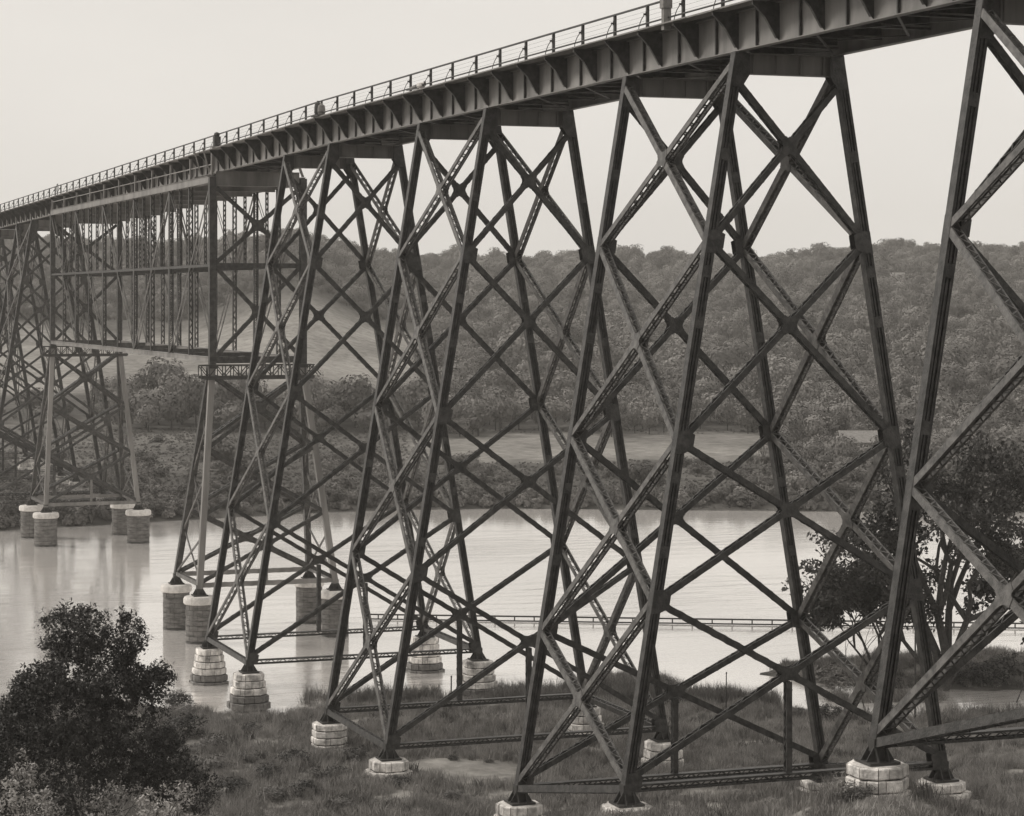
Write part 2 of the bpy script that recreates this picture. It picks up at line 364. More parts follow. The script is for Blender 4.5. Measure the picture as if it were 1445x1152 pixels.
def xpanel(parent, a0, a1, b0, b1, n, h, sep, gus=.9, off=.25, m='steel', step=.5, laced=True, trim=.18, ghw=None, name='brace', double=False):
    """a0,b0 bottom corners; a1,b1 top corners"""
    c = isect(a0, b1, b0, a1)
    brace(parent, a0, b1, n, h, sep, name, m, step, laced, (trim, trim), double=double)
    brace(parent, b0, c, n, h, sep, name, m, step, laced, (trim, h * .62), double=double)
    brace(parent, c, a1, n, h, sep, name, m, step, laced, (h * .62, trim), double=double)
    arms = [(a0 - c).normalized(), (b0 - c).normalized(), (a1 - c).normalized(), (b1 - c).normalized()]
    if gus: gusset(parent, c, n, arms, off, gus, h + .06, 'gusset', m)
    return c
def node_plate(parent, c, ax, inw, n, off, hh=.75, ww=.75, m='steel', cw=.25):
    """column gusset: c centre of the column, ax along it, inw towards the bent"""
    poly = [c - inw * cw - ax * hh, c + inw * (cw * .8) - ax * hh, c + inw * ww - ax * (hh * .62), c + inw * ww + ax * (hh * .62), c + inw * (cw * .8) + ax * hh, c - inw * cw + ax * hh]
    for s in (1, -1):
        mb = MB(); mb.prism(poly, n * (s * off), n * (s * (off + .02))); mb.build('node_plate', m, parent)

def shoe(parent, p, m='dark'):
    mb = MB(); mb.prism([Vector((p.x - .28, p.y - .28, p.z)), Vector((p.x + .28, p.y - .28, p.z)), Vector((p.x + .28, p.y + .28, p.z)), Vector((p.x - .28, p.y + .28, p.z))], Vector((0, 0, -.28)), Vector((0, 0, .25)))
    for s in (-1, 1):
        for ax, o in ((XA, YA), (YA, XA)):
            mb.prism([p + ax * .62 + ZA * (-.62) + o * (s * .22), p - ax * .62 + ZA * (-.62) + o * (s * .22), p - ax * .27 + ZA * (-.05) + o * (s * .22), p + ax * .27 + ZA * (-.05) + o * (s * .22)], o * -.02, o * .02)
    mb.box(p.x - .66, p.x + .66, p.y - .66, p.y + .66, p.z - .72, p.z - .62)
    mb.build('column_shoe', m, parent)

def tower(xs, levels, label, laced=True, group='steel trestle towers carrying the viaduct', step=.5, bents=(0, 1), sides=True, m='steel', extra_plates=True):
    """xs: two bent positions; levels: node heights (relative to the eye) of each bent, last = foot"""
    root = thing('trestle_tower', (xs[1], 0, levels[1][-1] + ZC - .7), label, 'bridge tower', group)
    for i in bents:
        x = xs[i]; lv = [v + ZC for v in levels[i]]; top = H0 + sag(x); zt = top - 1.3
        for s in (-1, 1):
            column(root, x, s, lv[-1] - .05, top - .03, m=m, battens=xs[0] > -200)
            shoe(root, P(x, s, lv[-1]))
        # cap beam between the columns, and its end plates
        y1 = W0 - .29; mb = MB(); mb.box(x - .03, x + .03, -y1, y1, top - 1.05, top - .08)
        for z in (top - 1.05, top - .08): mb.box(x - .22, x + .22, -y1, y1, z - .022, z + .022)
        for y in (-1.9, -.65, .65, 1.9): mb.box(x - .14, x - .031, y - .02, y + .02, top - 1.02, top - .11); mb.box(x + .031, x + .14, y - .02, y + .02, top - 1.02, top - .11)
        mb.build('cap_beam', 'girder', root)
        for s in (-1, 1):
            for e in (-1, 1):
                mb = MB(); mb.prism([Vector((0, s * (W0 + .26), top - .06)), Vector((0, s * (W0 - .5), top - .06)), Vector((0, s * (W0 - .5), top - 1.1)), Vector((0, s * (W0 - .1), top - 1.7)), Vector((0, s * (W0 + .44), top - 1.7))], XA * (x + e * .262), XA * (x + e * .282))
                mb.build('cap_plate', m, root)
        # transverse panels
        zs = [zt] + lv
        for k in range(len(zs) - 1):
            zt_, zb = zs[k], zs[k + 1]
            if k == len(zs) - 2: zb += .5
            a0, a1, b0, b1 = P(x, -1, zb), P(x, -1, zt_), P(x, 1, zb), P(x, 1, zt_)
            c = xpanel(root, a0, a1, b0, b1, XA, .29, .44, .52, .222, m, step, laced, .2)
            if k < len(zs) - 2:
                for s in (-1, 1):
                    ax = (P(x, s, 0) - P(x, s, 10)).normalized(); node_plate(root, P(x, s, zb), -ax, Vector((0, -s, 0)), XA, .266, .56, .66, m)
        zb = lv[-1] + .05     # foot strut and the hanger that holds its middle
        q0, q1 = P(x, -1, zb), P(x, 1, zb)
        brace(root, q0, q1, ZA, .44, .36, 'foot_strut', m, .45, laced, (.3, .3))
        if c.z - zb > 1.2: brace(root, Vector((x, 0, c.z - .4)), Vector((x, 0, zb + .2)), XA, .3, .36, 'hanger', m, .4, laced)
        for s in (-1, 1):
            ax = (P(x, s, 0) - P(x, s, 10)).normalized(); node_plate(root, P(x, s, zb + .25), -ax, Vector((0, -s, 0)), XA, .266, .5, .62, m)
    if sides:
        for s in (-1, 1):
            l0 = [H0 - .55 + sag(xs[0])] + [v + ZC for v in levels[0]]; l1 = [H0 - .55 + sag(xs[1])] + [v + ZC for v in levels[1]]
            nS = XA.cross((P(0, s, 10) - P(0, s, 0)).normalized()).normalized()
            if nS.y * s < 0: nS = -nS
            for k in range(len(l0) - 1):
                e = .35 if k == len(l0) - 2 else 0
                a1, b1 = P(xs[1], s, l1[k]), P(xs[0], s, l0[k]); a0, b0 = P(xs[1], s, l1[k + 1] + e), P(xs[0], s, l0[k + 1] + e)
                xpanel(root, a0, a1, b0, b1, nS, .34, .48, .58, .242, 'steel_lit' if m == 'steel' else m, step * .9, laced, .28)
            brace(root, P(xs[1], s, l1[-1] + .0), P(xs[0], s, l0[-1] + .0), nS, .36, .46, 'side_strut', m, .5, laced, (-.2, -.2) if False else (.26, .26))
    return root

N1, N2, N3, NBs = 2.75, -7.3, -17.1, -27.8
TW = {}
def bx(i): # i-th tower from the right: nearer and farther bent
    a = X0 + (1 - i) * (LT + SP); return (a, a - LT)
TA = tower(bx(0), [[2.75, -6.0, -13.5], [2.75, -7.4, -17.3]], 'nearest steel trestle tower, cropped by the right edge of the photo', step=.42)
TB = tower(bx(1), [[2.75, -6.9, -14.5, -23.4], [2.75, -7.4, -17.7, -26.0]], 'large trestle tower right of centre, standing on the grassy slope', step=.42)
TC = tower(bx(2), [[2.75, -7.3, -17.1, -27.8]] * 2, 'trestle tower at centre, one foot beside the bare earth patch', step=.45)
TD = tower(bx(3), [[2.75, -7.3, -17.1, -27.8]] * 2, 'trestle tower left of centre on four pale tapered stone piers in the river', step=.5)
XE = -215.2; XF = XE - 91.44
XG = XF - SP
gl_ = ['trestle tower just beyond the deep river truss on the far bank', 'second trestle tower beyond the river truss at the left edge', 'most distant trestle tower seen at the left edge behind the others']
for k in range(3):
    xg = XG - k * (LT + SP); tower((xg, xg - LT), [[2.4, -7.3, -17.1, -27.8 + .6 * k]] * 2, gl_[k], laced=(k == 0), step=.9)

# deck spans ------------------------------------------------------
def arc_rod(mb, pts, r=.025, k=5):
    for a, b in zip(pts[:-1], pts[1:]): mb.rod(a, b, r, r, k)
def deck(xr, xl, label, first=False, cat='girder span', detail=True):
    """girder span between x=xr (near) and x=xl (far)"""
    z0 = H0 + sag((xr + xl) / 2); root = thing('deck_span', ((xr + xl) / 2, 0, z0), label, cat, 'plate girder deck spans of the viaduct')
    e0, e1 = xr - .02, xl + .02; GH = 1.9
    def T(mb): # tilt with the grade
        if xr < -170:
            mb.v = [(v[0], v[1], v[2] + sag(v[0]) - sag((xr + xl) / 2)) for v in mb.v]
        return mb
    for s in (-1, 1):
        y = s * W0; mb = MB(); mb.box(e1, e0, y - .015, y + .015, z0 + .05, z0 + GH - .05)
        for z in (z0 + .027, z0 + GH - .027): mb.box(e1, e0, y - .22, y + .22, z - .023, z + .023)
        for z in (z0 + .13, z0 + GH - .13): mb.box(e1, e0, y - .035, y + .035, z - .08, z + .08)
        T(mb).build('plate_girder', 'girder', root)
    n = round((xr - xl) / BAY)
    for i in range(n + 1):
        x = xr - i * BAY
        x = min(max(x, xl + .12), xr - .12)
        if i > 0 or first:
            for s in (-1, 1):
                if s > 0 and not detail: continue
                mb = MB(); yb = s * (W0 + .24); yo = s * (W0 + 1.42)
                mb.prism([Vector((x, s * (W0 + .02), z0 + .07)), Vector((x, s * (W0 + .16), z0 + .22)), Vector((x, s * (W0 + .75), z0 + 1.2)), Vector((x, yo, z0 + GH - .10)), Vector((x, yo, z0 + GH - .01)), Vector((x, s * (W0 + .02), z0 + GH - .01))], XA * -.015, XA * .015)
                mb.prism([Vector((x, s * (W0 + .17), z0 + .2)), Vector((x, s * (W0 + .77), z0 + 1.19)), Vector((x, yo, z0 + GH - .12)), Vector((x, yo, z0 + GH - .16)), Vector((x, s * (W0 + .79), z0 + 1.15)), Vector((x, s * (W0 + .2), z0 + .18))], XA * -.09, XA * .09)
                T(mb).build('bracket', 'steel', root)
            mb = MB()
            mb.box(x - .012, x + .012, -W0 + .04, W0 - .04, z0 + .5, z0 + GH - .1); mb.box(x - .1, x + .1, -W0 + .04, W0 - .04, z0 + .3, z0 + .4)
            T(mb).build('cross_frame', 'steel', root)
            post = MB(); yp = -(W0 + .86); post.box(x - .08, x + .08, yp - .07, yp + .07, z0 + GH + .1, z0 + 3.22)
            po = T(post).build('railing_post', 'steel', root)
            kb = MB(); pts = [Vector((x, yp - .06, z0 + 2.85)), Vector((x, yp - .2, z0 + 2.76)), Vector((x, yp - .36, z0 + 2.5)), Vector((x, yp - .47, z0 + 2.2)), Vector((x, yp - .52, z0 + GH))]
            arc_rod(kb, pts, .024); kb.rod((x, yp - .05, z0 + 2.72), (x, yp - .05, z0 + 2.95), .07, .07, 6); kb.rod((x, yp - .05, z0 + 2.82), (x, yp - .22, z0 + 2.80), .06, .06, 6)
            T(kb).build('curved_stay', 'steel', po)
            pf = MB(); pf.box(x - .06, x + .06, -yp - .05, -yp + .05, z0 + GH + .1, z0 + 3.22); T(pf).build('railing_post', 'steel', root)
        if i < n:
            xm = xr - (i + .5) * BAY
            for s in (-1, 1):
                mb = MB(); mb.box(xm - .05, xm + .05, s * (W0 + .016), s * (W0 + .16), z0 + .06, z0 + GH - .06); T(mb).build('stiffener', 'steel', root)
            if i == 1:
                mb = MB(); mb.box(xm - 1.6, xm - .06, -W0 - .05, -W0 - .036, z0 + .95, z0 + 1.0); T(mb).build('splice_plate', 'girder', root)
    # lateral X under the deck
    mb = MB(); k = max(1, n // 2 + 1)
    for i in range(k):
        xa = xr - (xr - xl) * i / k; xb = xr - (xr - xl) * (i + 1) / k
        mb.bar((xa, -W0 + .25, z0 + .16), (xb, W0 - .25, z0 + .16), ZA.cross(Vector((xb - xa, 5, 0)).normalized()), ZA, .06, .02)
        mb.bar((xa, W0 - .25, z0 + .21), (xb, -W0 + .25, z0 + .21), ZA.cross(Vector((xb - xa, -5, 0)).normalized()), ZA, .06, .02)
    T(mb).build('lateral_bracing', 'steel', root)
    mb = MB(); mb.box(e1, e0, -W0 - .6, W0 + .6, z0 + GH + .005, z0 + GH + .09); T(mb).build('deck_slab', 'dark', root)
    for s in (-1, 1):
        x = xr; i = 0
        while x > xl + .2:     # walkway planks end to end, edges uneven
            ln = min(random.choice([3.0, 4.2, 4.6]), x - xl); mb = MB(); dy = random.uniform(-.03, .03)
            mb.box(x - ln + .03, x - .01, s * (W0 + .62), s * (W0 + 1.45) + dy, z0 + GH + .01 + random.uniform(0, .015), z0 + GH + .095)
            T(mb).build('walkway_plank', 'wood', root); x -= ln
        y = s * (W0 + .86); mb = MB(); mb.box(e1, e0, y - .055, y + .055, z0 + 3.222, z0 + 3.31); T(mb).build('top_rail', 'steel', root)
        mb = MB(); mb.rod((e0, s * (W0 + 1.1), z0 + 2.28), (e1, s * (W0 + 1.1), z0 + 2.28), .045, .045, 6); T(mb).build('pipe_rail', 'steel', root)
        mb = MB()
        for z in (2.5, 2.74, 2.98): mb.rod((e0, y, z0 + z), (e1, y, z0 + z), .006, .006, 4)
        T(mb).build('rail_wire', 'steel', root, 'stuff')
        # rails and ties above the deck
        mb = MB(); mb.box(e1, e0, s * .75 - .035, s * .75 + .035, z0 + GH + .28, z0 + GH + .43); T(mb).build('rail', 'dark', root)
    mb = MB(); x = xr - .3
    while x > xl + .15: mb.box(x - .12, x + .12, -1.35, 1.35, z0 + GH + .095, z0 + GH + .275); x -= .6
    T(mb).build('sleepers', 'wood', root, 'stuff')
    return root
XS = []
for i in range(4):
    a, b = bx(i); XS += [a, b]
lab = ['deck span over the nearest tower, at the top right corner', 'long deck span at upper right beside the wooden box on the railing', 'short deck span on top of the large tower right of centre',
       'long deck span between the large right tower and the centre tower', 'short deck span on top of the centre tower', 'long deck span between the centre tower and the tower left of centre',
       'short deck span on top of the tower left of centre', 'long deck span joining the stone-pier tower to the deep river truss']
for i in range(7): deck(XS[i], XS[i + 1], lab[i], first=(i == 0))
deck(XS[7], XE, lab[7])
for i in range(4):
    deck(XE - i * 22.86, XE - (i + 1) * 22.86, ['deck section over the right end of the river truss', 'deck section over the truss, second from its right end', 'deck section over the truss, second from its left end', 'deck section over the left end of the river truss'][i], detail=False)
xs = [XF, XG, XG - LT, XG - LT - SP, XG - 2 * LT - SP]
for i in range(4): deck(xs[i], xs[i + 1], ['deck span running left from the truss to the far bank', 'short deck span on the first tower of the far bank', 'far deck span at the left edge between the far bank towers', 'farthest deck span at the left edge'][i], detail=False)

# river truss ------------------------------------------------------
tr = thing('river_truss', (XE, 0, ZC - 6), 'deep steel lattice truss span high over the river at left', 'bridge truss')
YN, YF = -3.85, 4.7; ZT, ZM, ZB = 10.85 + ZC, 3.0 + ZC, -5.6 + ZC; PN = 9.144
for y in (YN, YF):
    sd = -1 if y < 0 else 1
    mt = 'steel_lit'
    def chord(nm, z, h, w, m):
        k = 5
        for i in range(k):
            xa, xb = XE - i * 2 * PN - (.36 if i == 0 else .005), XE - (i + 1) * 2 * PN + (.36 if i == k - 1 else .005)
            mb = MB(); mb.box(xb, xa, y - w / 2, y - w / 2 + .03, z - h / 2, z + h / 2); mb.box(xb, xa, y + w / 2 - .03, y + w / 2, z - h / 2, z + h / 2)
            mb.box(xb, xa, y - w / 2 - .08, y + w / 2 + .08, z + h / 2, z + h / 2 + .03)
            for e in (-1, 1): mb.box(xb, xa, y + e * (w / 2 + .05) - .05, y + e * (w / 2 + .05) + .05, z - h / 2 - .025, z - h / 2 + .005)
            mb.build(nm, m, tr)
    chord('top_chord', ZT, .62, .6, 'girder'); chord('bottom_chord', ZB, .36, .5, 'girder')
    for i in range(5):
        xa, xb = XE - i * 2 * PN - .3, XE - (i + 1) * 2 * PN + .3
        brace(tr, (xa, y, ZM), (xb, y, ZM), YA, .24, .4, 'middle_strut', 'steel', .6)
    for i in range(11):
        x = XE - i * PN; main = i % 2 == 0; w = .62 if i in (0, 10) else (.62 if main else .34)
        z0_, z1_ = ZB + .2, ZT - .33
        if i in (0, 10):
            mb = MB()
            for e in (-1, 1):
                mb.box(x + e * .3 - .02, x + e * .3 + .02, y - .3, y + .3, ZB - .45, ZT + .2); mb.box(x - .28, x + .28, y + e * .29 - .012, y + e * .29 + .012, ZB - .45, ZT + .2) if e == sd else None
            o = mb.build('end_post', 'steel', tr)
            lb = MB(); lace(lb, Vector((x, y, ZB)), Vector((x, y, ZT)), XA, Vector((0, -sd, 0)), .56, .5, .4, .09, False, True); lb.build('lacing', 'steel', o, 'stuff')
        else:
            brace(tr, (x, y, z0_), (x, y, z1_), YA, w, .42, 'vertical_post', 'steel', .5 if main else .6, True)
            if main:
                for e in (-1, 1): brace(tr, (x + e * PN / 2, y, ZM + .2), (x + e * PN / 2, y, z1_), YA, .2, .3, 'light_post', 'steel', .5, True)
        # pedestal posts from the chord up to the deck brackets
        mb = MB(); zt_ = H0 + sag(x) + 1.75; mb.bar((x, y, ZT + .35), (x, sd * 3.9 if abs(y) > 3.9 else y, zt_ - .1), XA, YA, .13, .1); mb.build('deck_post', 'wood' if False else 'girder', tr)
    mb = MB(); mb.box(XF + .4, XE - .4, y - sd * .02 - .06, y - sd * .02 + .06, ZT + 1.35, ZT + 1.43)
    mb.build('ledger_angle', 'girder', tr)
    for a, b, dn in ((0, 2, 0), (2, 4, 0), (6, 4, 0), (8, 6, 0), (10, 8, 0)):
        xa, xb = XE - a * PN, XE - b * PN
        for o in (-.16, .16):
            mb = MB(); p, q = Vector((xa, y + o, ZT - .35)), Vector((xb, y + o, ZB + .2)); d = (q - p).normalized(); mb.bar(p, q, d.cross(YA), YA, .13, .025)
            mb.build('diagonal_bar', mt, tr)
    for a in (2, 4, 6, 8):      # light hangers fanning from the top nodes
        for e in (-1, 1):
            for o in (-.1, .1):
                mb = MB(); p, q = Vector((XE - a * PN, y + o, ZT - .35)), Vector((XE - (a + e) * PN, y + o * 1.5, ZM + .1)); d = (q - p).normalized(); mb.bar(p, q, d.cross(YA), YA, .05, .02); mb.build('counter_bar', mt, tr)
for i in range(11):             # frames across the truss
    x = XE - i * PN; end = i in (0, 10); pY0, pY1 = YN + .35, YF - .35
    for z, h in ((ZM, .4), (ZB - .05, .55)):
        if end or i % 2 == 0: brace(tr, (x, pY0, z), (x, pY1, z), XA, h, .4, 'cross_strut', 'steel', .7, end)
    mb = MB(); zc = H0 + sag(x) - .6
    mb.box(x - .03, x + .03, pY0, pY1, zc - .75, zc + .55)
    for z in (zc - .75, zc + .55): mb.box(x - .2, x + .2, pY0, pY1, z - .03, z + .03)
    mb.build('floor_beam', 'girder', tr)
    if end:
        for za, zb in ((zc - .9, ZM + .25), (ZM - .2, ZB + .3)):
            a0, a1, b0, b1 = Vector((x, pY0, zb)), Vector((x, pY0, za)), Vector((x, pY1, zb)), Vector((x, pY1, za))
            h = .34 if end else .2
            xpanel(tr, a0, a1, b0, b1, XA, h, .4 if end else .2, .8 if end else 0, .205, 'steel', .6, end, .05)
mb = MB()                        # bottom laterals, one mesh per panel
for i in range(5):
    for e in (-1, 1):
        mb = MB(); p, q = Vector((XE - i * 2 * PN, e * 3.5, ZB - .1 + e * .06)), Vector((XE - (i + 1) * 2 * PN, -e * 3.5, ZB - .1 + e * .06)); d = (q - p).normalized(); mb.bar(p, q, d.cross(ZA), ZA, .12, .05); mb.build('bottom_lateral', 'steel', tr)

# the two narrow pier towers under the truss ends
def pier_tower(xf, xr, yn, yf, label, xtop, lv, first):
    root = thing('pier_tower', (xf, 0, ZC + lv[-1]), label, 'bridge pier', 'narrow steel towers under the ends of the river truss')
    zt = ZB - .75
    for s, yt, yb in ((-1, YN, yn), (1, YF, yf)):
        tops = (Vector((xtop, yt, zt)), Vector((xtop - .62, yt, zt))); feet = (Vector((xf, yb, ZC + lv[-1] - .1)), Vector((xr, yb + s * .1, ZC + lv[-1] - .1)))
        nS = Vector((0, s, 0))
        for tp, ft in zip(tops, feet):
            a = (tp - ft).normalized(); mb = MB(); hw = .27; nn = XA.cross(a).normalized()
            if nn.y * s < 0: nn = -nn
            xx = a.cross(nn).normalized()
            for e in (-1, 1): mb.bar(ft + nn * (e * .25), tp + nn * (e * .25), xx, nn, .29, .02); mb.bar(ft + xx * (e * .27), tp + xx * (e * .27), xx, nn, .015, .228)
            mb.build('leg', 'girder' if tp is tops[0] else 'steel', root); shoe(root, ft + ZA * .1)
        # lacing between the two legs of the A
        zs = [zt - 4.5, zt - 10, zt - 15.5, ZC + lv[-1] + .4]
        def on(k, z):
            t_ = (z - feet[k].z) / (tops[k].z - feet[k].z); return feet[k].lerp(tops[k], t_)
        for za, zb in zip(zs[:-1], zs[1:]):
            for k in (0, 1):
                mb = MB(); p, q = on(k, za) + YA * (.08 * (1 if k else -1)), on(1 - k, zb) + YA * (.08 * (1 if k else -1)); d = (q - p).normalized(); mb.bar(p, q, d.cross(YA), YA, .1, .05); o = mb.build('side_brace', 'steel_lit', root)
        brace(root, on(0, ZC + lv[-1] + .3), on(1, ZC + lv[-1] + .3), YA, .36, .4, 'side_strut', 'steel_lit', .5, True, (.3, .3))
    for k, (tx, fx) in enumerate(((xtop, xf), (xtop - .62, xr))):
        def C(s, z):
            yt, yb = (YN, yn) if s < 0 else (YF, yf); t_ = (z - ZC - lv[-1]) / (zt - ZC - lv[-1]); return Vector((fx + (tx - fx) * t_, yb + (yt - yb) * t_, z))
        zs = [zt - .6] + [v + ZC for v in lv]
        for i in range(len(zs) - 1):
            c = xpanel(root, C(-1, zs[i + 1] + (.4 if i == len(zs) - 2 else 0)), C(-1, zs[i]), C(1, zs[i + 1] + (.4 if i == len(zs) - 2 else 0)), C(1, zs[i]), (C(-1, zt) - C(-1, zs[-1])).cross(YA).normalized(), .32, .38, .75, .195, 'steel', .5, True, .3)
        brace(root, C(-1, zs[-1] + .2), C(1, zs[-1] + .2), XA, .4, .36, 'foot_strut', 'girder', .5, True, (.35, .35))
        if k == 0: brace(root, c - ZA * .3, Vector((c.x, c.y, zs[-1] + .35)), XA, .26, .34, 'hanger', 'girder', .5, True)
    # latticed bearing beam with its work cage
    xb = xtop + .1; zz = zt + .35
    for x_ in (xb + .3, xb - .9):
        mb = MB(); mb.box(x_ - .05, x_ + .05, YN - 1.1, YF + 1.0, zz - .2, zz - .08); mb.box(x_ - .05, x_ + .05, YN - 1.1, YF + 1.0, zz - 1.35, zz - 1.1)
        o = mb.build('cage_rail', 'dark', root); lb = MB(); y = YN - 1.1; k = 0
        while y < YF + .9:
            lb.bar((x_, y, zz - 1.1), (x_, y, zz - .2), XA, YA, .04, .04); lb.bar((x_ + .06, y, zz - (1.1 if k % 2 else .2)), (x_ + .06, y + .75, zz - (.2 if k % 2 else 1.1)), XA, YA, .02, .05); y += .75; k += 1
        lb.build('cage_lattice', 'dark', o, 'stuff')
    mb = MB(); mb.box(xb - .95, xb + .35, YN - .9, YF + .9, zz - 1.44, zz - 1.36); mb.build('cage_floor', 'dark', root)
    for y in (YN, YF):
        mb = MB(); mb.box(xtop - .75, xtop + .4, y - .4, y + .4, zt - .05, zt + .28); mb.build('bearing', 'dark', root)
    return root
LV = [-13.7, -19.8, -26.4]
pier_tower(XE - .1, XE - 9.8, -5.0, 7.8, 'narrow steel tower on round piers under the right end of the river truss', XE, LV, True)
pier_tower(-306.0, -317.3, -4.8, 7.0, 'narrow steel tower on round piers under the left end of the river truss', XF, LV, False)

# ------------------------------------------------------------------ footings and piers
def stone_pier(c, zt, zb, wt, wb, label, group, seed, n=None):
    """tapered ashlar footing, every block its own piece; c centre xy, zt top, zb bottom"""
    rnd = random.Random(seed); root = thing('stone_pier', (c[0], c[1], zb), label, 'stone pier', group)
    H = zt - zb; k = n or max(2, round(H / .5)); ch = H / k
    def oct_(w):
        a = w / 2; b = a * .5; return [(a, -b), (a, b), (b, a), (-b, a), (-a, b), (-a, -b), (-b, -a), (b, -a)]
    core = MB()
    pts0 = [Vector((c[0] + x, c[1] + y, zb)) for x, y in oct_(wb * .9)]; pts1 = [Vector((c[0] + x, c[1] + y, zt - .06)) for x, y in oct_(wt * .88)]
    b = len(core.v); core.v += [tuple(v) for v in pts0 + pts1]
    for i in range(8): j = (i + 1) % 8; core.f.append((i, j, 8 + j, 8 + i))
    core.f.append(tuple(range(8, 16))); core.build('core', 'mortar', root)
    for r_ in range(k):
        f = r_ / max(1, k - 1); w = wb + (wt - wb) * f; z = zb + r_ * ch; corner = oct_(w)
        wet = zb < .3 and z < .75
        if r_ == k - 1: w = wt * 1.06; corner = oct_(w)
        per = []; sub = []
        for i in range(8):
            A, B = corner[i], corner[(i + 1) % 8]; L = math.hypot(B[0] - A[0], B[1] - A[1])
            m_ = 2 if (L > .75 and r_ < k) else 1
            cut = [0] + ([.5 + rnd.uniform(-.2, .2)] if m_ == 2 else []) + [1]
            for q in range(m_): sub.append((tuple(A[t] + (B[t] - A[t]) * cut[q] for t in (0, 1)), tuple(A[t] + (B[t] - A[t]) * cut[q + 1] for t in (0, 1))))
        for A, B in sub:
            pr = 1 + rnd.uniform(-.025, .045); mb = MB(); gz = .025; sh = .018
            dx, dy = B[0] - A[0], B[1] - A[1]; L = math.hypot(dx, dy); dx, dy = dx / L * sh, dy / L * sh
            o0 = Vector((c[0] + A[0] * pr + dx, c[1] + A[1] * pr + dy, 0)); o1 = Vector((c[0] + B[0] * pr - dx, c[1] + B[1] * pr - dy, 0))
            i0 = Vector((c[0] + A[0] * .7, c[1] + A[1] * .7, 0)); i1 = Vector((c[0] + B[0] * .7, c[1] + B[1] * .7, 0))
            za, zb_ = z + gz, z + ch - gz + rnd.uniform(-.02, .01); bv = .05
            def ins(o, t): return o + (Vector((c[0], c[1], 0)) - o).normalized() * t
            mb.v = [tuple(v + ZA * h) for v, h in ((ins(o0, bv), za), (ins(o1, bv), za), (i1, za), (i0, za), (o0, za + bv), (o1, za + bv), (o0, zb_ - bv), (o1, zb_ - bv), (ins(o0, bv), zb_), (ins(o1, bv), zb_), (i1, zb_), (i0, zb_))]
            mb.f = [(0, 3, 2, 1), (0, 1, 5, 4), (4, 5, 7, 6), (6, 7, 9, 8), (8, 9, 10, 11), (0, 4, 6, 8, 11, 3), (1, 2, 10, 9, 7, 5)]
            mb.build('stone', 'stone_dark' if wet else 'stone', root)
    mb = MB(); poly = [Vector((c[0] + x * .86, c[1] + y * .86, 0)) for x, y in oct_(wt)]; mb.prism(poly, ZA * (zt - .05), ZA * (zt - .01)); mb.build('top_slab', 'cap', root)
    return root
pr = 'tapered stone footings under the trestle columns'
foot = [  # tower xs, side, foot level, top width, bottom width, bottom (None = ground), label
 (bx(3)[1], -1, -27.8, 1.95, 2.9, -.3, 'tapered stone pier standing in the water right of the front round piers'),
 (bx(3)[0], -1, -27.8, 2.05, 3.0, .15, 'tapered stone pier at the river edge left of centre, shrubs at its foot'),
 (bx(3)[1], 1, -27.8, 1.95, 3.0, -.3, 'stone pier in the river with a dark reflection, behind the foot strut'),
 (bx(3)[0], 1, -27.8, 2.0, 3.3, -.3, 'tallest tapered stone pier, right of centre at the reedy shore'),
 (bx(2)[1], -1, -27.8, 2.0, 2.3, None, 'low stone footing in the grass under the left foot of the centre tower'),
 (bx(2)[0], -1, -27.8, 2.1, 2.6, None, 'low round-edged stone footing beside the bare earth patch'),
 (bx(2)[1], 1, -27.8, 1.9, 2.6, None, 'stone pier in marsh grass, half hidden behind a large sloping column'),
 (bx(2)[0], 1, -27.8, 2.0, 2.9, None, 'stacked stone pier behind the near column of the large right tower'),
 (bx(1)[1], -1, -26.0, 2.1, 2.5, None, 'pale stone footing cut by the bottom edge, left one of the pair'),
 (bx(1)[0], -1, -23.4, 2.1, 2.7, None, 'pale two-course stone footing at the bottom edge right of centre'),
 (bx(1)[1], 1, -26.0, 2.0, 2.5, None, 'low stone footing almost hidden by the long foot strut'),
 (bx(1)[0], 1, -23.4, 2.0, 2.6, None, 'rightmost low stone footing in the grass'),
 (bx(0)[1], -1, -17.3, 2.0, 2.3, None, 'broad pale stone footing under the nearest column'),
 ]
FEET = []
for k, (x, s, lv, wt, wb, zb, lb) in enumerate(foot):
    p = P(x, s, lv + ZC); zt = p.z - .73; gz = float(terrain(p.x, p.y))
    z0_ = zb if zb is not None else min(gz - .35, zt - .8); z0_ = max(z0_, zt - 3.4) if zb is None else z0_
    stone_pier((p.x, p.y), zt, z0_, wt, wb, lb, pr, k + 5); FEET.append((p.x, p.y, 1.6))
for k in range(3):
    xg = XG - k * (LT + SP)
    for x in (xg, xg - LT):
        for s in (1,) if k else (-1, 1):
            p = P(x, s, -27.8 + .6 * k + ZC); zt = p.z - .73; gz = float(terrain(p.x, p.y))
            stone_pier((p.x, p.y), zt, min(gz - .3, zt - .9), 2., 2.7, 'far bank stone footing under a trestle column, left of the round piers' if k == 0 else 'distant stone footing under the towers at the left edge', 'stone footings on the far bank', 40 + k, 3)
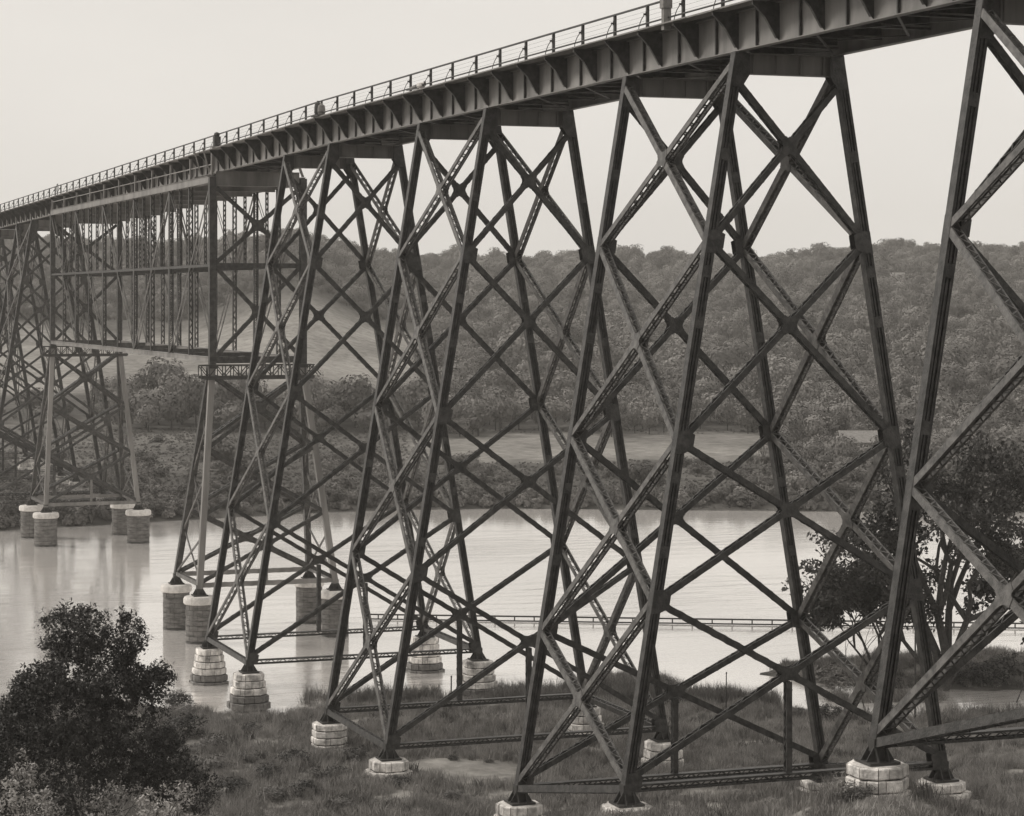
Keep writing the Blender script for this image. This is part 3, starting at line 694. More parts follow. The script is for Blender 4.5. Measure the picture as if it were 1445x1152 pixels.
def round_pier(x, y, zt, r, label):
    root = thing('round_pier', (x, y, -1), label, 'bridge pier', 'round masonry piers in the river')
    k = 10; zb = -1.2; ch = (zt - .75 - zb) / k; rnd = random.Random(int(x * y))
    for i in range(k):
        z = zb + i * ch
        for q in range(9):
            a0 = 2 * math.pi * (q + .5 * (i % 2)) / 9; a1 = a0 + 2 * math.pi / 9; mb = MB(); n_ = 4; ro = r + rnd.uniform(-.015, .03); poly = []
            for u in range(n_): a = a0 + .012 + (a1 - a0 - .024) * u / (n_ - 1); poly.append(Vector((x + ro * math.cos(a), y + ro * math.sin(a), 0)))
            for u in range(n_)[::-1]: a = a0 + .012 + (a1 - a0 - .024) * u / (n_ - 1); poly.append(Vector((x + r * .8 * math.cos(a), y + r * .8 * math.sin(a), 0)))
            mb.prism(poly, ZA * (z + .02), ZA * (z + ch - .02)); mb.build('stone', 'brick' if z > .2 else 'brick_wet', root)
    mb = MB(); mb.ring((x, y, 0), [(r * .95, zb), (r * .95, zt - .78)], 24); mb.build('core', 'mortar', root)
    for q in range(6):
        a0 = 2 * math.pi * q / 6 + .3; a1 = a0 + 2 * math.pi / 6; mb = MB(); n_ = 6; b = 0
        prof = [(.1, 0), (r + .12, 0), (r + .22, .12), (r + .22, .5), (r + .12, .68), (r - .2, .72), (.1, .72)]
        for u in range(n_):
            a = a0 + .008 + (a1 - a0 - .016) * u / (n_ - 1)
            mb.v += [(x + pr_ * math.cos(a), y + pr_ * math.sin(a), zt - .74 + pz) for pr_, pz in prof]
        K = len(prof)
        for u in range(n_ - 1):
            for w in range(K): mb.f.append((u * K + w, (u + 1) * K + w, (u + 1) * K + (w + 1) % K, u * K + (w + 1) % K))
        mb.f.append(tuple(range(K))); mb.f.append(tuple(range((n_ - 1) * K, n_ * K))[::-1])
        mb.build('coping_stone', 'cap', root)
zt = LV[-1] + ZC - .73
round_pier(XE - .1, -5.0, zt, 1.25, 'front left round pier of the right group, pale rim, nearest the stone piers')
round_pier(XE - 9.8, -5.1, zt, 1.25, 'rear left round pier of the right group, pale rim')
round_pier(XE - .1, 7.8, zt, 1.25, 'front round pier standing behind the column foot left of centre')
round_pier(XE - 9.8, 7.9, zt, 1.25, 'rear round pier behind the tower left of centre, partly hidden')
round_pier(-306.0, -4.8, zt, 1.42, 'front left round pier of the far left group')
round_pier(-317.3, -4.9, zt, 1.42, 'rear left round pier at the far left, mostly hidden by its neighbour')
round_pier(-306.0, 7.0, zt, 1.42, 'front right round pier of the far left group')
round_pier(-317.3, 7.1, zt, 1.42, 'rear right round pier of the far left group, partly hidden')

# ------------------------------------------------------------------ things on the deck
def at_rail(x, y=-(W0 + 1.15)): return Vector((x, y, H0 + sag(x) + 2.0))
p = at_rail(-111.6); t_ = thing('timber_box', p, 'weathered wooden box post standing at the railing near the top right', 'wooden box')
mb = MB(); mb.box(p.x - .16, p.x + .16, p.y - .2, p.y + .2, p.z - .35, p.z + .75); mb.build('lower_box', 'wood', t_)
mb = MB(); mb.box(p.x - .24, p.x + .22, p.y - .26, p.y + .24, p.z + .752, p.z + 1.25); mb.build('upper_box', 'wood', t_)
p = at_rail(-177.6); t_ = thing('barrel_pair', p, 'pair of fire water barrels on the walkway above the left-centre tower', 'barrels')
for dx, hh, m in ((0, .72, 'wood'), (.95, .95, 'steel')):
    mb = MB(); mb.ring((p.x - dx, p.y, p.z + .1), [(.25, 0), (.31, hh * .3), (.31, hh * .65), (.26, hh), (.12, hh + .08), (.1, hh + .2)], 12); b_ = mb.build('barrel', m, t_)
    mb = MB(); mb.ring((p.x - dx, p.y, p.z + .1), [(.325, hh * .25), (.325, hh * .33)], 12); mb.build('hoop', 'dark', b_)
mb = MB(); mb.box(p.x - 1.4, p.x + .5, p.y - .45, p.y + .45, p.z, p.z + .09); mb.build('platform', 'dark', t_)
p = at_rail(-213.4); t_ = thing('signal_case', p, 'tall dark equipment case at the railing above the right end of the truss', 'equipment case')
mb = MB(); mb.box(p.x - .3, p.x + .3, p.y - .3, p.y + .3, p.z + .1, p.z + 1.0); c_ = mb.build('case', 'steel', t_)
mb = MB(); mb.ring((p.x, p.y, p.z + 1.0), [(.2, 0), (.28, .15), (.22, .32), (.05, .4)], 10); mb.build('hood', 'dark', t_)
mb = MB(); mb.box(p.x - .6, p.x + .6, p.y - .5, p.y + .5, p.z, p.z + .1); mb.build('platform', 'girder', t_)
p = at_rail(-152.6); t_ = thing('timber_heap', p, 'low heap of timbers and sacks on the walkway near the centre tower', 'heap')
for k in range(6):
    mb = MB(); a = Vector((p.x - 2.4 + k * .55, p.y - .2 + .08 * k, p.z + .17 + .07 * (k % 3))); q = a + Vector((1.7 - .2 * k, .25 - .1 * k, .10 * (k % 2))); mb.bar(a, q, YA, ZA, .07, .06); mb.build('timber', 'wood' if k % 2 else 'steel', t_)
for dx in (2.1, 2.5):
    mb = MB(); mb.ring((p.x - 2.2 + dx, p.y, p.z + .1), [(.16, 0), (.25, .12), (.22, .3), (.08, .36)], 10); mb.build('sack', 'cap', t_)
p = at_rail(-303.); t_ = thing('lifebuoy_stand', p, 'small round frame on the walkway above the left end of the truss', 'stand')
mb = MB()
for k in range(10):
    a, b_ = 2 * math.pi * k / 10, 2 * math.pi * (k + 1) / 10
    mb.rod((p.x + .55 * math.cos(a), p.y, p.z + .9 + .55 * math.sin(a)), (p.x + .55 * math.cos(b_), p.y, p.z + .9 + .55 * math.sin(b_)), .05, .05, 5)
mb.build('hoop', 'steel', t_); mb = MB(); mb.rod((p.x, p.y, p.z), (p.x, p.y, p.z + .4), .05); mb.build('stand_leg', 'steel', t_)
# ladder arms leaning out at the truss end
for k, x in enumerate((-214.0, -217.6)):
    z = H0 + sag(x); t_ = thing('access_ladder', (x, -4.3, z), ['pale access ladder leaning from the walkway, right one at truss end', 'pale access ladder leaning from the walkway, left one at truss end'][k], 'ladder', 'access ladders at the truss end')
    for e in (-.13, .13): mb = MB(); mb.bar((x + e, -5.0, z + 2.0), (x + e - .1, -4.35, z - .2), XA, YA, .025, .04); mb.build('rail', 'wood', t_)
    mb = MB()
    for q in range(7): mb.rod((x - .13 - .014 * q, -4.95 + .09 * q, z + 1.8 - .3 * q), (x + .13 - .014 * q, -4.95 + .09 * q, z + 1.8 - .3 * q), .02, .02, 5)
    mb.build('rungs', 'wood', t_, 'stuff')

# floating double boom across the river
A = Vector((*xy(234., -14.0), .1)); B = Vector((*xy(226., 62.), .1))
t_ = thing('pipe_boom', A, 'long thin double pipeline crossing the river low over the water behind the columns', 'pipeline')
k = 10
for q in range(k):
    a, b_ = A.lerp(B, q / k), A.lerp(B, (q + 1) / k)
    mb = MB(); mb.rod(a, b_, .07, .07, 8); mb.build('lower_pipe', 'dark', t_)
    mb = MB(); mb.rod(a + ZA * .44, b_ + ZA * .44, .08, .08, 8); mb.build('upper_pipe', 'dark', t_)
L = (B - A).length; n_ = int(L / 1.9)
for q in range(n_):
    a = A.lerp(B, (q + .5) / n_); mb = MB(); mb.box(a.x - .05, a.x + .05, a.y - .05, a.y + .05, a.z + .05, a.z + .38); mb.build('spacer', 'dark', t_)
def pole(d, r, h, label, rr=.05, m='bark', cat='post'):
    x, y = xy(d, r); z = float(terrain(x, y)); z = max(z, -.4); mb = MB(); mb.rod((0, 0, -.3), (.04, 0, h), rr, rr * .8, 6); mb.rod((.04, 0, h), (.05, .02, h + .12), rr * 1.3, rr * .9, 6)
    o = mb.build('thin_post', m); o.location = (x, y, z); tag(o, label, cat); return o
pole(178, 15.9, 2.9, 'thin dark post standing in the grass right of centre')
pole(189, -4.8, 1.6, 'short weathered stake at the shore beside the tall stone pier', .07)
pole(176, 29.6, 10.5, 'slender dead pole rising in front of the large right tree', .07, 'bark', 'pole')

# ------------------------------------------------------------------ plants
def leafcloud(centers, radii, per, size, rng, asp=.5, flat=.0, shell=.35, hub=None):
    """diamond leaves scattered in puffs; returns V,F"""
    C = np.repeat(centers, per, 0); Rr = np.repeat(radii, per)
    u = rng.normal(size=(len(C), 3)); u /= np.linalg.norm(u, axis=1)[:, None]
    rr = (shell + (1 - shell) * rng.random(len(C)) ** .6) * Rr
    Pp = C + u * rr[:, None] * np.array([1, 1, .85])
    nrm = u * .6 + rng.normal(size=u.shape) * .8 + np.array([0, 0, .5])
    if hub is not None:
        o_ = Pp - np.array(hub); o_ /= np.linalg.norm(o_, axis=1)[:, None]; nrm = u * .9 + o_ * .7 + rng.normal(size=u.shape) * .3; nrm /= np.linalg.norm(nrm, axis=1)[:, None]
    t = rng.normal(size=u.shape); t -= (t * nrm).sum(1)[:, None] * nrm; t /= np.linalg.norm(t, axis=1)[:, None]
    b = np.cross(nrm, t); s = size * (.6 + .8 * rng.random(len(C)))[:, None]
    A = Pp - t * s; B = Pp + b * s * asp + nrm * s * .15; Cc = Pp + t * s; D = Pp - b * s * asp + nrm * s * .15
    V = np.stack([A, B, Cc, D], 1).reshape(-1, 3); F = np.arange(len(V)).reshape(-1, 4); return V, F
def skeleton(base, dirs, rng, length, rad, depth, spread=.55, up=.25, shrink=.74, kids=(2, 3)):
    segs = []; tips = []
    def go(p, d, L, r, k):
        m = p + d * L * .5 + Vector(rng.normal(size=3)) * L * .05; q = p + d * L
        segs.append((p, m, r, r * .85)); segs.append((m, q, r * .85, r * .68))
        if k <= 1: tips.append((m, r)); 
        if k == 0: tips.append((q, r)); return
        for _ in range(int(rng.integers(kids[0], kids[1] + 1))):
            nd = (d + Vector(rng.normal(size=3)) * spread + Vector((0, 0, up))).normalized(); go(q, nd, L * shrink * rng.uniform(.8, 1.2), r * .62, k - 1)
    for d, L, r in dirs: go(Vector(base), Vector(d).normalized(), L, r, depth)
    return segs, tips
def woody(segs, k=6):
    mb = MB()
    for p, q, a, b in segs: mb.rod(p, q, a, b, k if a > .05 else 4)
    return mb

# big tree on the spit, right
rng = np.random.default_rng(5)
def big_tree(base, dirs, depth, L, seed, puff, per, size, label, leafm='leaf', cat='tree', asp=.5, extra=None, up=.12, spread=.5, keep=1.):
    rng = np.random.default_rng(seed); segs, tips = skeleton((0, 0, 0), dirs, rng, L, .3, depth, spread, up)
    root = thing('leafy_tree', base, label, cat)
    o = woody(segs).build('trunk', 'bark', root); o.location = (0, 0, 0)
    T = np.array([list(t) for t, _ in tips]); T = T[rng.random(len(T)) < keep]
    if extra is not None: T = np.concatenate([T, extra])
    V, F = leafcloud(T + rng.normal(size=T.shape) * .25, puff * (.6 + .7 * rng.random(len(T))), per, size, rng, asp)
    V = V[:]; o = link('crown', npmesh('crown', V, F, leafm), root); o.location = (0, 0, 0)
    return root
def onto(d, r, dz=0.):
    x, y = xy(d, r); return (x, y, float(terrain(x, y)) + dz)
RV = Vector((ST, CT, 0))     # towards the right of the valley view
FV = Vector((-CT, ST, 0))
def dv(r_, f_, z_): return tuple(RV * r_ + FV * f_ + ZA * z_)
big_tree(onto(192, 34.6), [(dv(-.28, .1, 1), 5.6, .42), (dv(-.1, -.1, 1), 6.2, .45), (dv(.08, .1, 1), 6.4, .42), (dv(.3, -.1, 1), 6.0, .36), (dv(-.6, .1, .75), 5.0, .24), (dv(.6, .2, .8), 5.2, .24)], 4, 5, 12, 1.1, 62, .19, 'large multi-trunked dark tree beside the pool at right', up=.04, spread=.4, keep=.58)
big_tree(onto(196, 29.6), [(dv(-.3, .1, 1), 3.0, .15), (dv(.1, -.1, 1), 3.4, .16), (dv(.25, .1, 1), 3.0, .14), (dv(-.5, 0, .75), 2.8, .12)], 4, 3, 21, .95, 60, .18, 'smaller dark leafy tree left of the large right tree, behind the columns', up=.08, spread=.42, keep=.7)
big_tree(onto(196, 44.), [(dv(-.3, .1, 1), 3.8, .2), (dv(.1, -.1, 1), 4.4, .2), (dv(.35, .1, 1), 4.0, .2)], 4, 4, 33, 1.1, 50, .22, 'dark leafy tree at the right edge, partly cropped', up=.1, spread=.45)
# bare dead saplings
for k, (d, r, h, s_) in enumerate(((183, 27., 7.5, 4), (186, 38.5, 6.5, 9))):
    rng = np.random.default_rng(s_); segs, tips = skeleton((0, 0, 0), [(dv(-.2 if k == 0 else .45, 0, 1), h * .4, .06)], rng, 1, .05, 3, .5, .15)
    o = woody(segs).build('dead_sapling', 'bark'); o.location = onto(d, r); tag(o, ['bare dead sapling leaning left before the columns at right', 'bare dead sapling with forked twigs right of the big trunk'][k], 'dead tree')

# big dark bush lower left
def bush_pts(rng, n, blobs):
    out = []
    for c, r, w in blobs:
        k = int(n * w); u = rng.normal(size=(k, 3)); u /= np.linalg.norm(u, axis=1)[:, None]; out.append(np.array(c) + u * (rng.random(k) ** .33)[:, None] * np.array(r))
    return np.concatenate(out)
def proj(p):
    d, r = dr(p[0], p[1]); return CX + FPX * r / d, HOR - FPX * (p[2] - ZC) / d
def bush_at(d, r, zb, blobs, n, puff, per, size, label, seed, stems, m='leaf', asp=.32, name='leafy_bush'):
    rng = np.random.default_rng(seed); x, y = xy(d, r); root = thing(name, (x, y, zb), label, 'bush')
    B = [(dv(a, f, z), rr, w) for a, f, z, rr, w in blobs]; T = bush_pts(rng, n, B)
    V, F = leafcloud(T, puff * (.6 + .8 * rng.random(len(T))), per, size, rng, asp, shell=.1); o = link('foliage', npmesh('foliage', V, F, m), root); o.location = (0, 0, 0)
    mb = MB()
    for a, f, z in stems:
        p = Vector((0, 0, 0)); q = Vector(dv(a, f, z)); m_ = p.lerp(q, .5) + Vector(dv(-a * .15, 0, .2)); mb.rod(p, m_, .11, .07); mb.rod(m_, q, .07, .025)
        for t in range(5):
            s0 = m_.lerp(q, t / 5); mb.rod(s0, s0 + Vector(dv(*(rng.normal(size=3) * np.array([1, 1, .5]) + np.array([0, 0, .8])))), .03, .01, 4)
    o = mb.build('stems', 'bark', root); o.location = (0, 0, 0); return root
d0 = 101.; sc = d0 / FPX
def bb(px, py, f, rx, rz, w): return ((px - 122) * sc, f, (HOR - py) * sc + ZC - 6.0, (rx * sc, rx * sc * .9, rz * sc), w)
bush_at(d0, (122 - CX) * sc, 6.0, [bb(105, 895, .3, 58, 40, .12), bb(182, 905, -.2, 26, 48, .05), bb(125, 950, 0, 88, 42, .16), bb(205, 965, .2, 42, 22, .06), bb(95, 1010, 0, 100, 60, .22), bb(175, 1050, .3, 85, 80, .18), bb(38, 985, .4, 36, 40, .07), bb(80, 1100, -.3, 110, 65, .18), bb(225, 950, 0, 22, 14, .015), bb(225, 1085, .3, 50, 55, .09), bb(15, 1050, .3, 60, 50, .08), bb(270, 1120, .5, 40, 34, .04)], 1650, .34, 34, .085, 'big dark feathery bush in the lower left corner', 41, [(-1.2, 0, 7), (.2, .2, 8), (1.2, 0, 7.2), (2., 0, 5.4), (-2, .2, 5)])
bush_at(104., (5 - CX) * 104 / FPX, 6.0, [(-.5, 0, 6.6, (.9, 1.0, 1.7), .3), (-.3, 0, 4.4, (1.3, 1.2, 2.2), .4), (-.2, 0, 1.5, (1.6, 1.3, 1.8), .4)], 420, .38, 30, .09, 'dark bush cropped by the left edge beside the big one', 42, [(0, 0, 4), (.5, 0, 3)])
pale = [(35, 1085, 88), (150, 1118, 84), (62, 1135, 80), (215, 1135, 82), (250, 1120, 86), (10, 1120, 84)]
for k, (px, py, d) in enumerate(pale):
    z = (HOR - py) * d / FPX + ZC; r = (px - CX) * d / FPX
    x, y = xy(d, r); gz = float(terrain(x, y))
    bush_at(d, r, gz, [(0, 0, max(.5, z - gz) * .75, (.75, .7, max(.5, z - gz) * .45), 1)], 60, .22, 16, .06, ['pale leafy weed at the left edge below the dark bushes', 'pale leafy weed in the bottom left foreground, below the big bush', 'pale leafy weed at the bottom edge near the left corner', 'pale leafy weed right of the big bush at the bottom edge', 'pale leafy weed growing farthest right along the lower left edge', 'pale leafy weed in the bottom left corner'][k], 60 + k, [(0, 0, max(.5, z - gz) * .8), (.2, 0, max(.5, z - gz) * .6)], 'leaf_pale', .5, 'leafy_weed')

# shrub meshes shared by many shrubs
def shrub_mesh(seed, m, n=26, per=26, size=.16, flat=.8, asp=.5):
    rng = np.random.default_rng(seed); u = rng.normal(size=(n, 3)); u /= np.linalg.norm(u, axis=1)[:, None]; T = u * (rng.random(n) ** .4)[:, None] * np.array([.75, .75, .55]) + np.array([0, 0, .5]); T[:, 2] = np.maximum(T[:, 2], .08)
    V, F = leafcloud(T, .3 * (.6 + .8 * rng.random(n)), per, size, rng, asp, hub=(0, 0, .1)); return npmesh('shrub', V, F, m)
SH = [shrub_mesh(70 + k, 'leaf_mid' if k % 3 else 'leaf', 26, 60, .055) for k in range(5)]
SHF = [shrub_mesh(80 + k, 'forest', 24, 34, .10) for k in range(5)]
# bushes of the near bank (px, ground row, depth, size, height)
near = [(415, 1085, 0, 1.5), (500, 1075, 0, 1.3), (465, 1105, 0, 1.5), (250, 1000, 0, 1.6), (270, 1012, 0, 1.5), (262, 1045, 0, 2.0), (300, 1090, 0, 1.7), (345, 1075, 0, 1.3), (330, 1120, 0, 1.6), (385, 1130, 0, 1.3), (430, 1125, 0, 1.2), (285, 1135, 0, 1.6), (240, 1100, 0, 1.9), (355, 1035, 0, 1.0), (490, 1140, 0, 1.0), (560, 1110, 0, 1.0), (1170, 975, 0, 2.6), (1205, 985, 0, 2.6), (1240, 975, 0, 2.2), (1120, 1010, 0, 1.2), (1165, 1020, 0, 1.7), (640, 1130, 0, .9), (300, 1060, 0, 1.5), (380, 1100, 0, 1.3), (930, 985, 0, 1.9), (960, 1000, 0, 1.4), (250, 1075, 0, 1.8), (905, 990, 0, 1.3), (1390, 965, 0, 2.4), (1420, 960, 0, 2.4), (1360, 968, 0, 1.6), (1210, 1130, 0, 1.0), (860, 985, 0, .9), (640, 1075, 0, .45), (690, 1078, 0, .45)]
def ground_hit(px, py):
    for d in np.arange(70, 1300, .5):
        r = (px - CX) * d / FPX; x, y = xy(d, r); z = float(terrain(x, y))
        if ZC - (py - HOR) * d / FPX <= z: return x, y, z, d
    return None
for k, (px, py, _, s) in enumerate(near):
    h = ground_hit(px, py)
    if not h or h[2] < -.3: continue
    o = link('low_bush', SH[k % 5]); o.location = (h[0], h[1], max(h[2], 0) - .05); o.scale = (s, s, s * random.uniform(.55, .8)); o.rotation_euler[2] = random.uniform(0, 6)
    where = 'right beside the big lower-left bush' if px < 290 else ('in the rough grass between the big bush and the centre tower' if px < 400 else 'just left of the centre tower foot') if px < 600 else ('in the bottom centre grass' if px < 800 else ('by the marsh behind the large right tower' if px < 1000 else ('at the water inlet behind the right columns' if px < 1300 else 'on the grassy spit at the right edge')))
    tag(o, 'dark rounded bush growing %s' % where, 'bush', 'bushes on the near bank ' + where)

# grass tufts of the near bank: uncountable, one object each kind
def tuft_mesh(name, seed, n, hgt, spread, wd, m):
    rng = np.random.default_rng(seed); b = np.stack([rng.normal(size=n) * spread, rng.normal(size=n) * spread, np.zeros(n) - .05], -1)
    a = rng.random(n) * 6.28; h = hgt * (.5 + .7 * rng.random(n)); ln = rng.normal(size=(n, 2)) * .33 * h[:, None]
    w = np.stack([np.cos(a), np.sin(a), np.zeros(n)], -1) * wd; mid = b + np.stack([ln[:, 0] * .35, ln[:, 1] * .35, h * .6], -1); tip = b + np.stack([ln[:, 0], ln[:, 1], h], -1)
    V = np.stack([b - w, b + w, mid + w * .8, mid - w * .8, tip], 1).reshape(-1, 3); i = np.arange(n) * 5
    F = np.concatenate([np.stack([i, i + 1, i + 2], -1), np.stack([i, i + 2, i + 3], -1), np.stack([i + 3, i + 2, i + 4], -1)]); return npmesh(name, V, F, m)
def scatter(name, pts, scales, src_mesh, label, cat, tilt=0.15, seed=0, zs=None):
    me = bpy.data.meshes.new(name); me.vertices.add(len(pts)); me.vertices.foreach_set('co', pts.astype(np.float32).ravel())
    at = me.attributes.new('s', 'FLOAT', 'POINT'); at.data.foreach_set('value', scales.astype(np.float32))
    rng = np.random.default_rng(seed); rt = np.stack([rng.normal(size=len(pts)) * tilt, rng.normal(size=len(pts)) * tilt, rng.random(len(pts)) * 6.28], -1)
    a2 = me.attributes.new('r', 'FLOAT_VECTOR', 'POINT'); a2.data.foreach_set('vector', rt.astype(np.float32).ravel())
    src = bpy.data.objects.new(name + '_unit', src_mesh)
    o = link(name, me, kind='stuff'); md = o.modifiers.new('spread', 'NODES'); ng = bpy.data.node_groups.new('spread_' + name, 'GeometryNodeTree'); md.node_group = ng
    ng.interface.new_socket('Geometry', in_out='INPUT', socket_type='NodeSocketGeometry'); ng.interface.new_socket('Geometry', in_out='OUTPUT', socket_type='NodeSocketGeometry')
    N = ng.nodes; gi = N.new('NodeGroupInput'); go = N.new('NodeGroupOutput'); ip = N.new('GeometryNodeInstanceOnPoints'); oi = N.new('GeometryNodeObjectInfo'); oi.inputs['Object'].default_value = src; oi.transform_space = 'ORIGINAL'
    sa = N.new('GeometryNodeInputNamedAttribute'); sa.data_type = 'FLOAT'; sa.inputs['Name'].default_value = 's'
    ra = N.new('GeometryNodeInputNamedAttribute'); ra.data_type = 'FLOAT_VECTOR'; ra.inputs['Name'].default_value = 'r'
    ng.links.new(gi.outputs[0], ip.inputs['Points']); ng.links.new(oi.outputs['Geometry'], ip.inputs['Instance']); ng.links.new(sa.outputs[0], ip.inputs['Scale']); ng.links.new(ra.outputs[0], ip.inputs['Rotation']); ng.links.new(ip.outputs[0], go.inputs[0])
    o['label'] = label; o['category'] = cat
    return o
def fan_points(n, d0, d1, a0, a1, rng, power=2.):
    """uniform over the ground between two depths inside an angle"""
    d = np.sqrt(rng.random(n) * (d1 ** 2 - d0 ** 2) + d0 ** 2); a = a0 + (a1 - a0) * rng.random(n); x, y = xy(d, d * a); return x, y, d, a
rng = np.random.default_rng(90)
def grass_set(name, n, d0, d1, hgt, seed, label, thr, m='grass', nb=34, wd=.012, smin=.6, smax=1.4, cut=.12, spread=.22, a0=-.245, a1=.245):
    rng = np.random.default_rng(seed); x, y, d, a = fan_points(n, d0, d1, a0, a1, rng); z = terrain(x, y); _, px, _, _, _, ba = zones(x, y)
    tall = .5 + .5 * np.clip(wav(x, y, 7, seed + 5) + .35 * wav(x, y, 2.2, seed + 6), -1, 1)
    k = (z > cut) & (rng.random(n) > ba * 1.3) & (tall > thr)
    for fx, fy, fr in FEET: k &= (np.hypot(x - fx, y - fy) > fr * .9) & ~((dr(fx, fy)[0] - d > 0) & (dr(fx, fy)[0] - d < 3.5) & (np.abs(dr(x, y)[1] - dr(fx, fy)[1]) < 1.3) & (hgt > .4))
    sc_ = smin + (smax - smin) * tall * rng.uniform(.6, 1.1, n)
    pts = np.stack([x, y, z], -1)[k]; return scatter(name, pts, sc_[k], tuft_mesh(name + '_tuft', seed, nb, hgt, spread, wd, m), label, 'grass', seed=seed)
grass_set('short_grass', 36000, 76, 212, .30, 91, 'short grass covering the near bank below the bridge', -1, 'grass', 40, .011)
grass_set('tall_grass', 15000, 88, 212, .75, 92, 'tall rough grass growing in patches on the near bank', .35, 'grass', 40, .012)
grass_set('dark_weeds', 6500, 88, 212, .55, 93, 'dark broad weeds scattered on the near bank', .5, 'reed', 26, .03, cut=.15)
def reeds(name, boxes, label, seed):
    rng = np.random.default_rng(seed); P_ = []
    for d0_, d1_, p0, p1, n in boxes:
        d = rng.uniform(d0_, d1_, n); px = rng.uniform(p0, p1, n); x, y = xy(d, (px - CX) * d / FPX); z = np.maximum(terrain(x, y), -.25); kk = wav(x, y, 5, seed) > -.35; P_.append(np.stack([x, y, z], -1)[kk])
    pts = np.concatenate(P_); return scatter(name, pts, rng.uniform(.6, 1.2, len(pts)), tuft_mesh(name + '_tuft', seed, 22, 1.15, .16, .014, 'reed'), label, 'reeds', .08, seed)
reeds('marsh_reeds', [(184, 192, 690, 960, 1500), (183, 188, 960, 1100, 700), (184, 190, 430, 620, 350), (186, 190, 1170, 1330, 300), (178, 182, 1340, 1460, 200)], 'reeds standing along the near waterline', 95)

rs = random.Random(5)
for k in range(34):
    px, py = rs.choice([(rs.uniform(560, 760), rs.uniform(1062, 1130)), (rs.uniform(930, 1200), rs.uniform(1110, 1148)), (rs.uniform(1250, 1440), rs.uniform(1105, 1145)), (rs.uniform(330, 560), rs.uniform(1040, 1140))])
    h = ground_hit(px, py)
    if not h: continue
    w = rs.uniform(.10, .24); mb = MB(); mb.ring((0, 0, 0), [(w * .9, -w * .9), (w * 1.1, -w * .2), (w * .8, w * .3), (w * .35, w * .42)], 6); mb.v = [(a * rs.uniform(.8, 1.25), b_ * rs.uniform(.8, 1.25), c_) for a, b_, c_ in mb.v]
    o = mb.build('field_stone', 'rock'); o.location = (h[0], h[1], h[2] + w * .15); o.rotation_euler[2] = rs.uniform(0, 6)
    wh = 'on the bare earth at bottom centre' if 560 < px < 760 and py < 1131 else ('below the foot strut of the large right tower' if px < 1220 and px > 900 else ('on the grass at bottom right' if px > 1220 else 'in the grass left of the centre tower foot'))
    tag(o, 'small pale field stone lying ' + wh, 'stone', 'field stones ' + wh)

# ------------------------------------------------------------------ far bank woods
def crown_mesh(seed, n=13, per=24, size=.32, tall=1.):
    rng = np.random.default_rng(seed); u = rng.normal(size=(n, 3)); u /= np.linalg.norm(u, axis=1)[:, None]
    T = u * (.35 + .65 * rng.random(n))[:, None] * np.array([.95, .95, .8 * tall]) * .62 + np.array([0, 0, .95 * tall])
    V, F = leafcloud(T, .42 * (.7 + .5 * rng.random(n)), per, size * .5, rng, .8, shell=.75, hub=(0, 0, .7 * tall))
    # trunk
    k = len(V); tb = []
    for z, r in ((-.2, .05), (.9 * tall, .03)):
        for q in range(4): tb.append((r * math.cos(q * 1.57), r * math.sin(q * 1.57), z))
    V = np.concatenate([V, np.array(tb)]); F = np.concatenate([F, np.array([[k + q, k + (q + 1) % 4, k + 4 + (q + 1) % 4, k + 4 + q] for q in range(4)])])
    me = npmesh('woodland_tree', V, F, ['forest', 'bark']); me.polygons.foreach_set('material_index', np.array([0] * (len(F) - 4) + [1] * 4, dtype=np.int32)); return me
CR = [crown_mesh(100 + k, 16 + k % 4, 88, .125, 1. + .12 * (k % 3)) for k in range(6)]
rng = np.random.default_rng(120)
def woods_mask(x, y, d, px):
    fo = (d > 508 + 10 * np.sin(px / 37.)) & ~((px < 600) & (d < 842)) & ~((px > 880) & (px < 1085) & (d < 508))
    fo |= (px > 1085) & (d > 400) & ~((px > 1120) & (px < 1290) & (d > 425) & (d < 468))
    fo |= (px < 600) & (px > 168) & (d > 512) & (d < 566)
    fo |= (px < 168) & (d > 530) & (d < 560) & (wav(x, y, 40, 50) > .2)
    fo &= ~((wav(x, y, 70, 51) > 1.05) & (d > 700))
    fo &= ~((np.abs(px - 1266) < 17) & (d > 1025) & (d < 1090))
    return fo
# individual trees of the nearest edge
N_ = 5200; x, y, d, a = fan_points(N_, 395, 640, -.235, .235, rng); px = CX + FPX * a; k = woods_mask(x, y, d, px) & ((px > 600) | (d < 580))
x, y, d, px = x[k], y[k], d[k], px[k]; order = np.argsort(d + 6 * rng.random(len(d))); keep = []
cell = {}
for i_ in order:
    key = (int(x[i_] // 5), int(y[i_] // 5)); ok = True
    for dx in (-1, 0, 1):
        for dy in (-1, 0, 1):
            for (ux, uy) in cell.get((key[0] + dx, key[1] + dy), ()):
                if (ux - x[i_]) ** 2 + (uy - y[i_]) ** 2 < 4.2 ** 2: ok = False
    if ok: cell.setdefault(key, []).append((x[i_], y[i_])); keep.append(i_)
def zone_name(q):
    if q < 170: return 'at the far left edge of the hay field'
    if q < 340: return 'in the row below the hay field behind the river truss'
    if q < 600: return 'in the dark row below the hay field left of centre'
    if q < 760: return 'in the forest edge behind the meadow at centre'
    if q < 900: return 'in the forest edge right of the meadow centre'
    if q < 1085: return 'in the forest edge behind the right end of the meadow'
    if q < 1290: return 'in the wood around the long-roofed house'
    return 'in the wood at the right edge beyond the river'
edge = keep[:285]
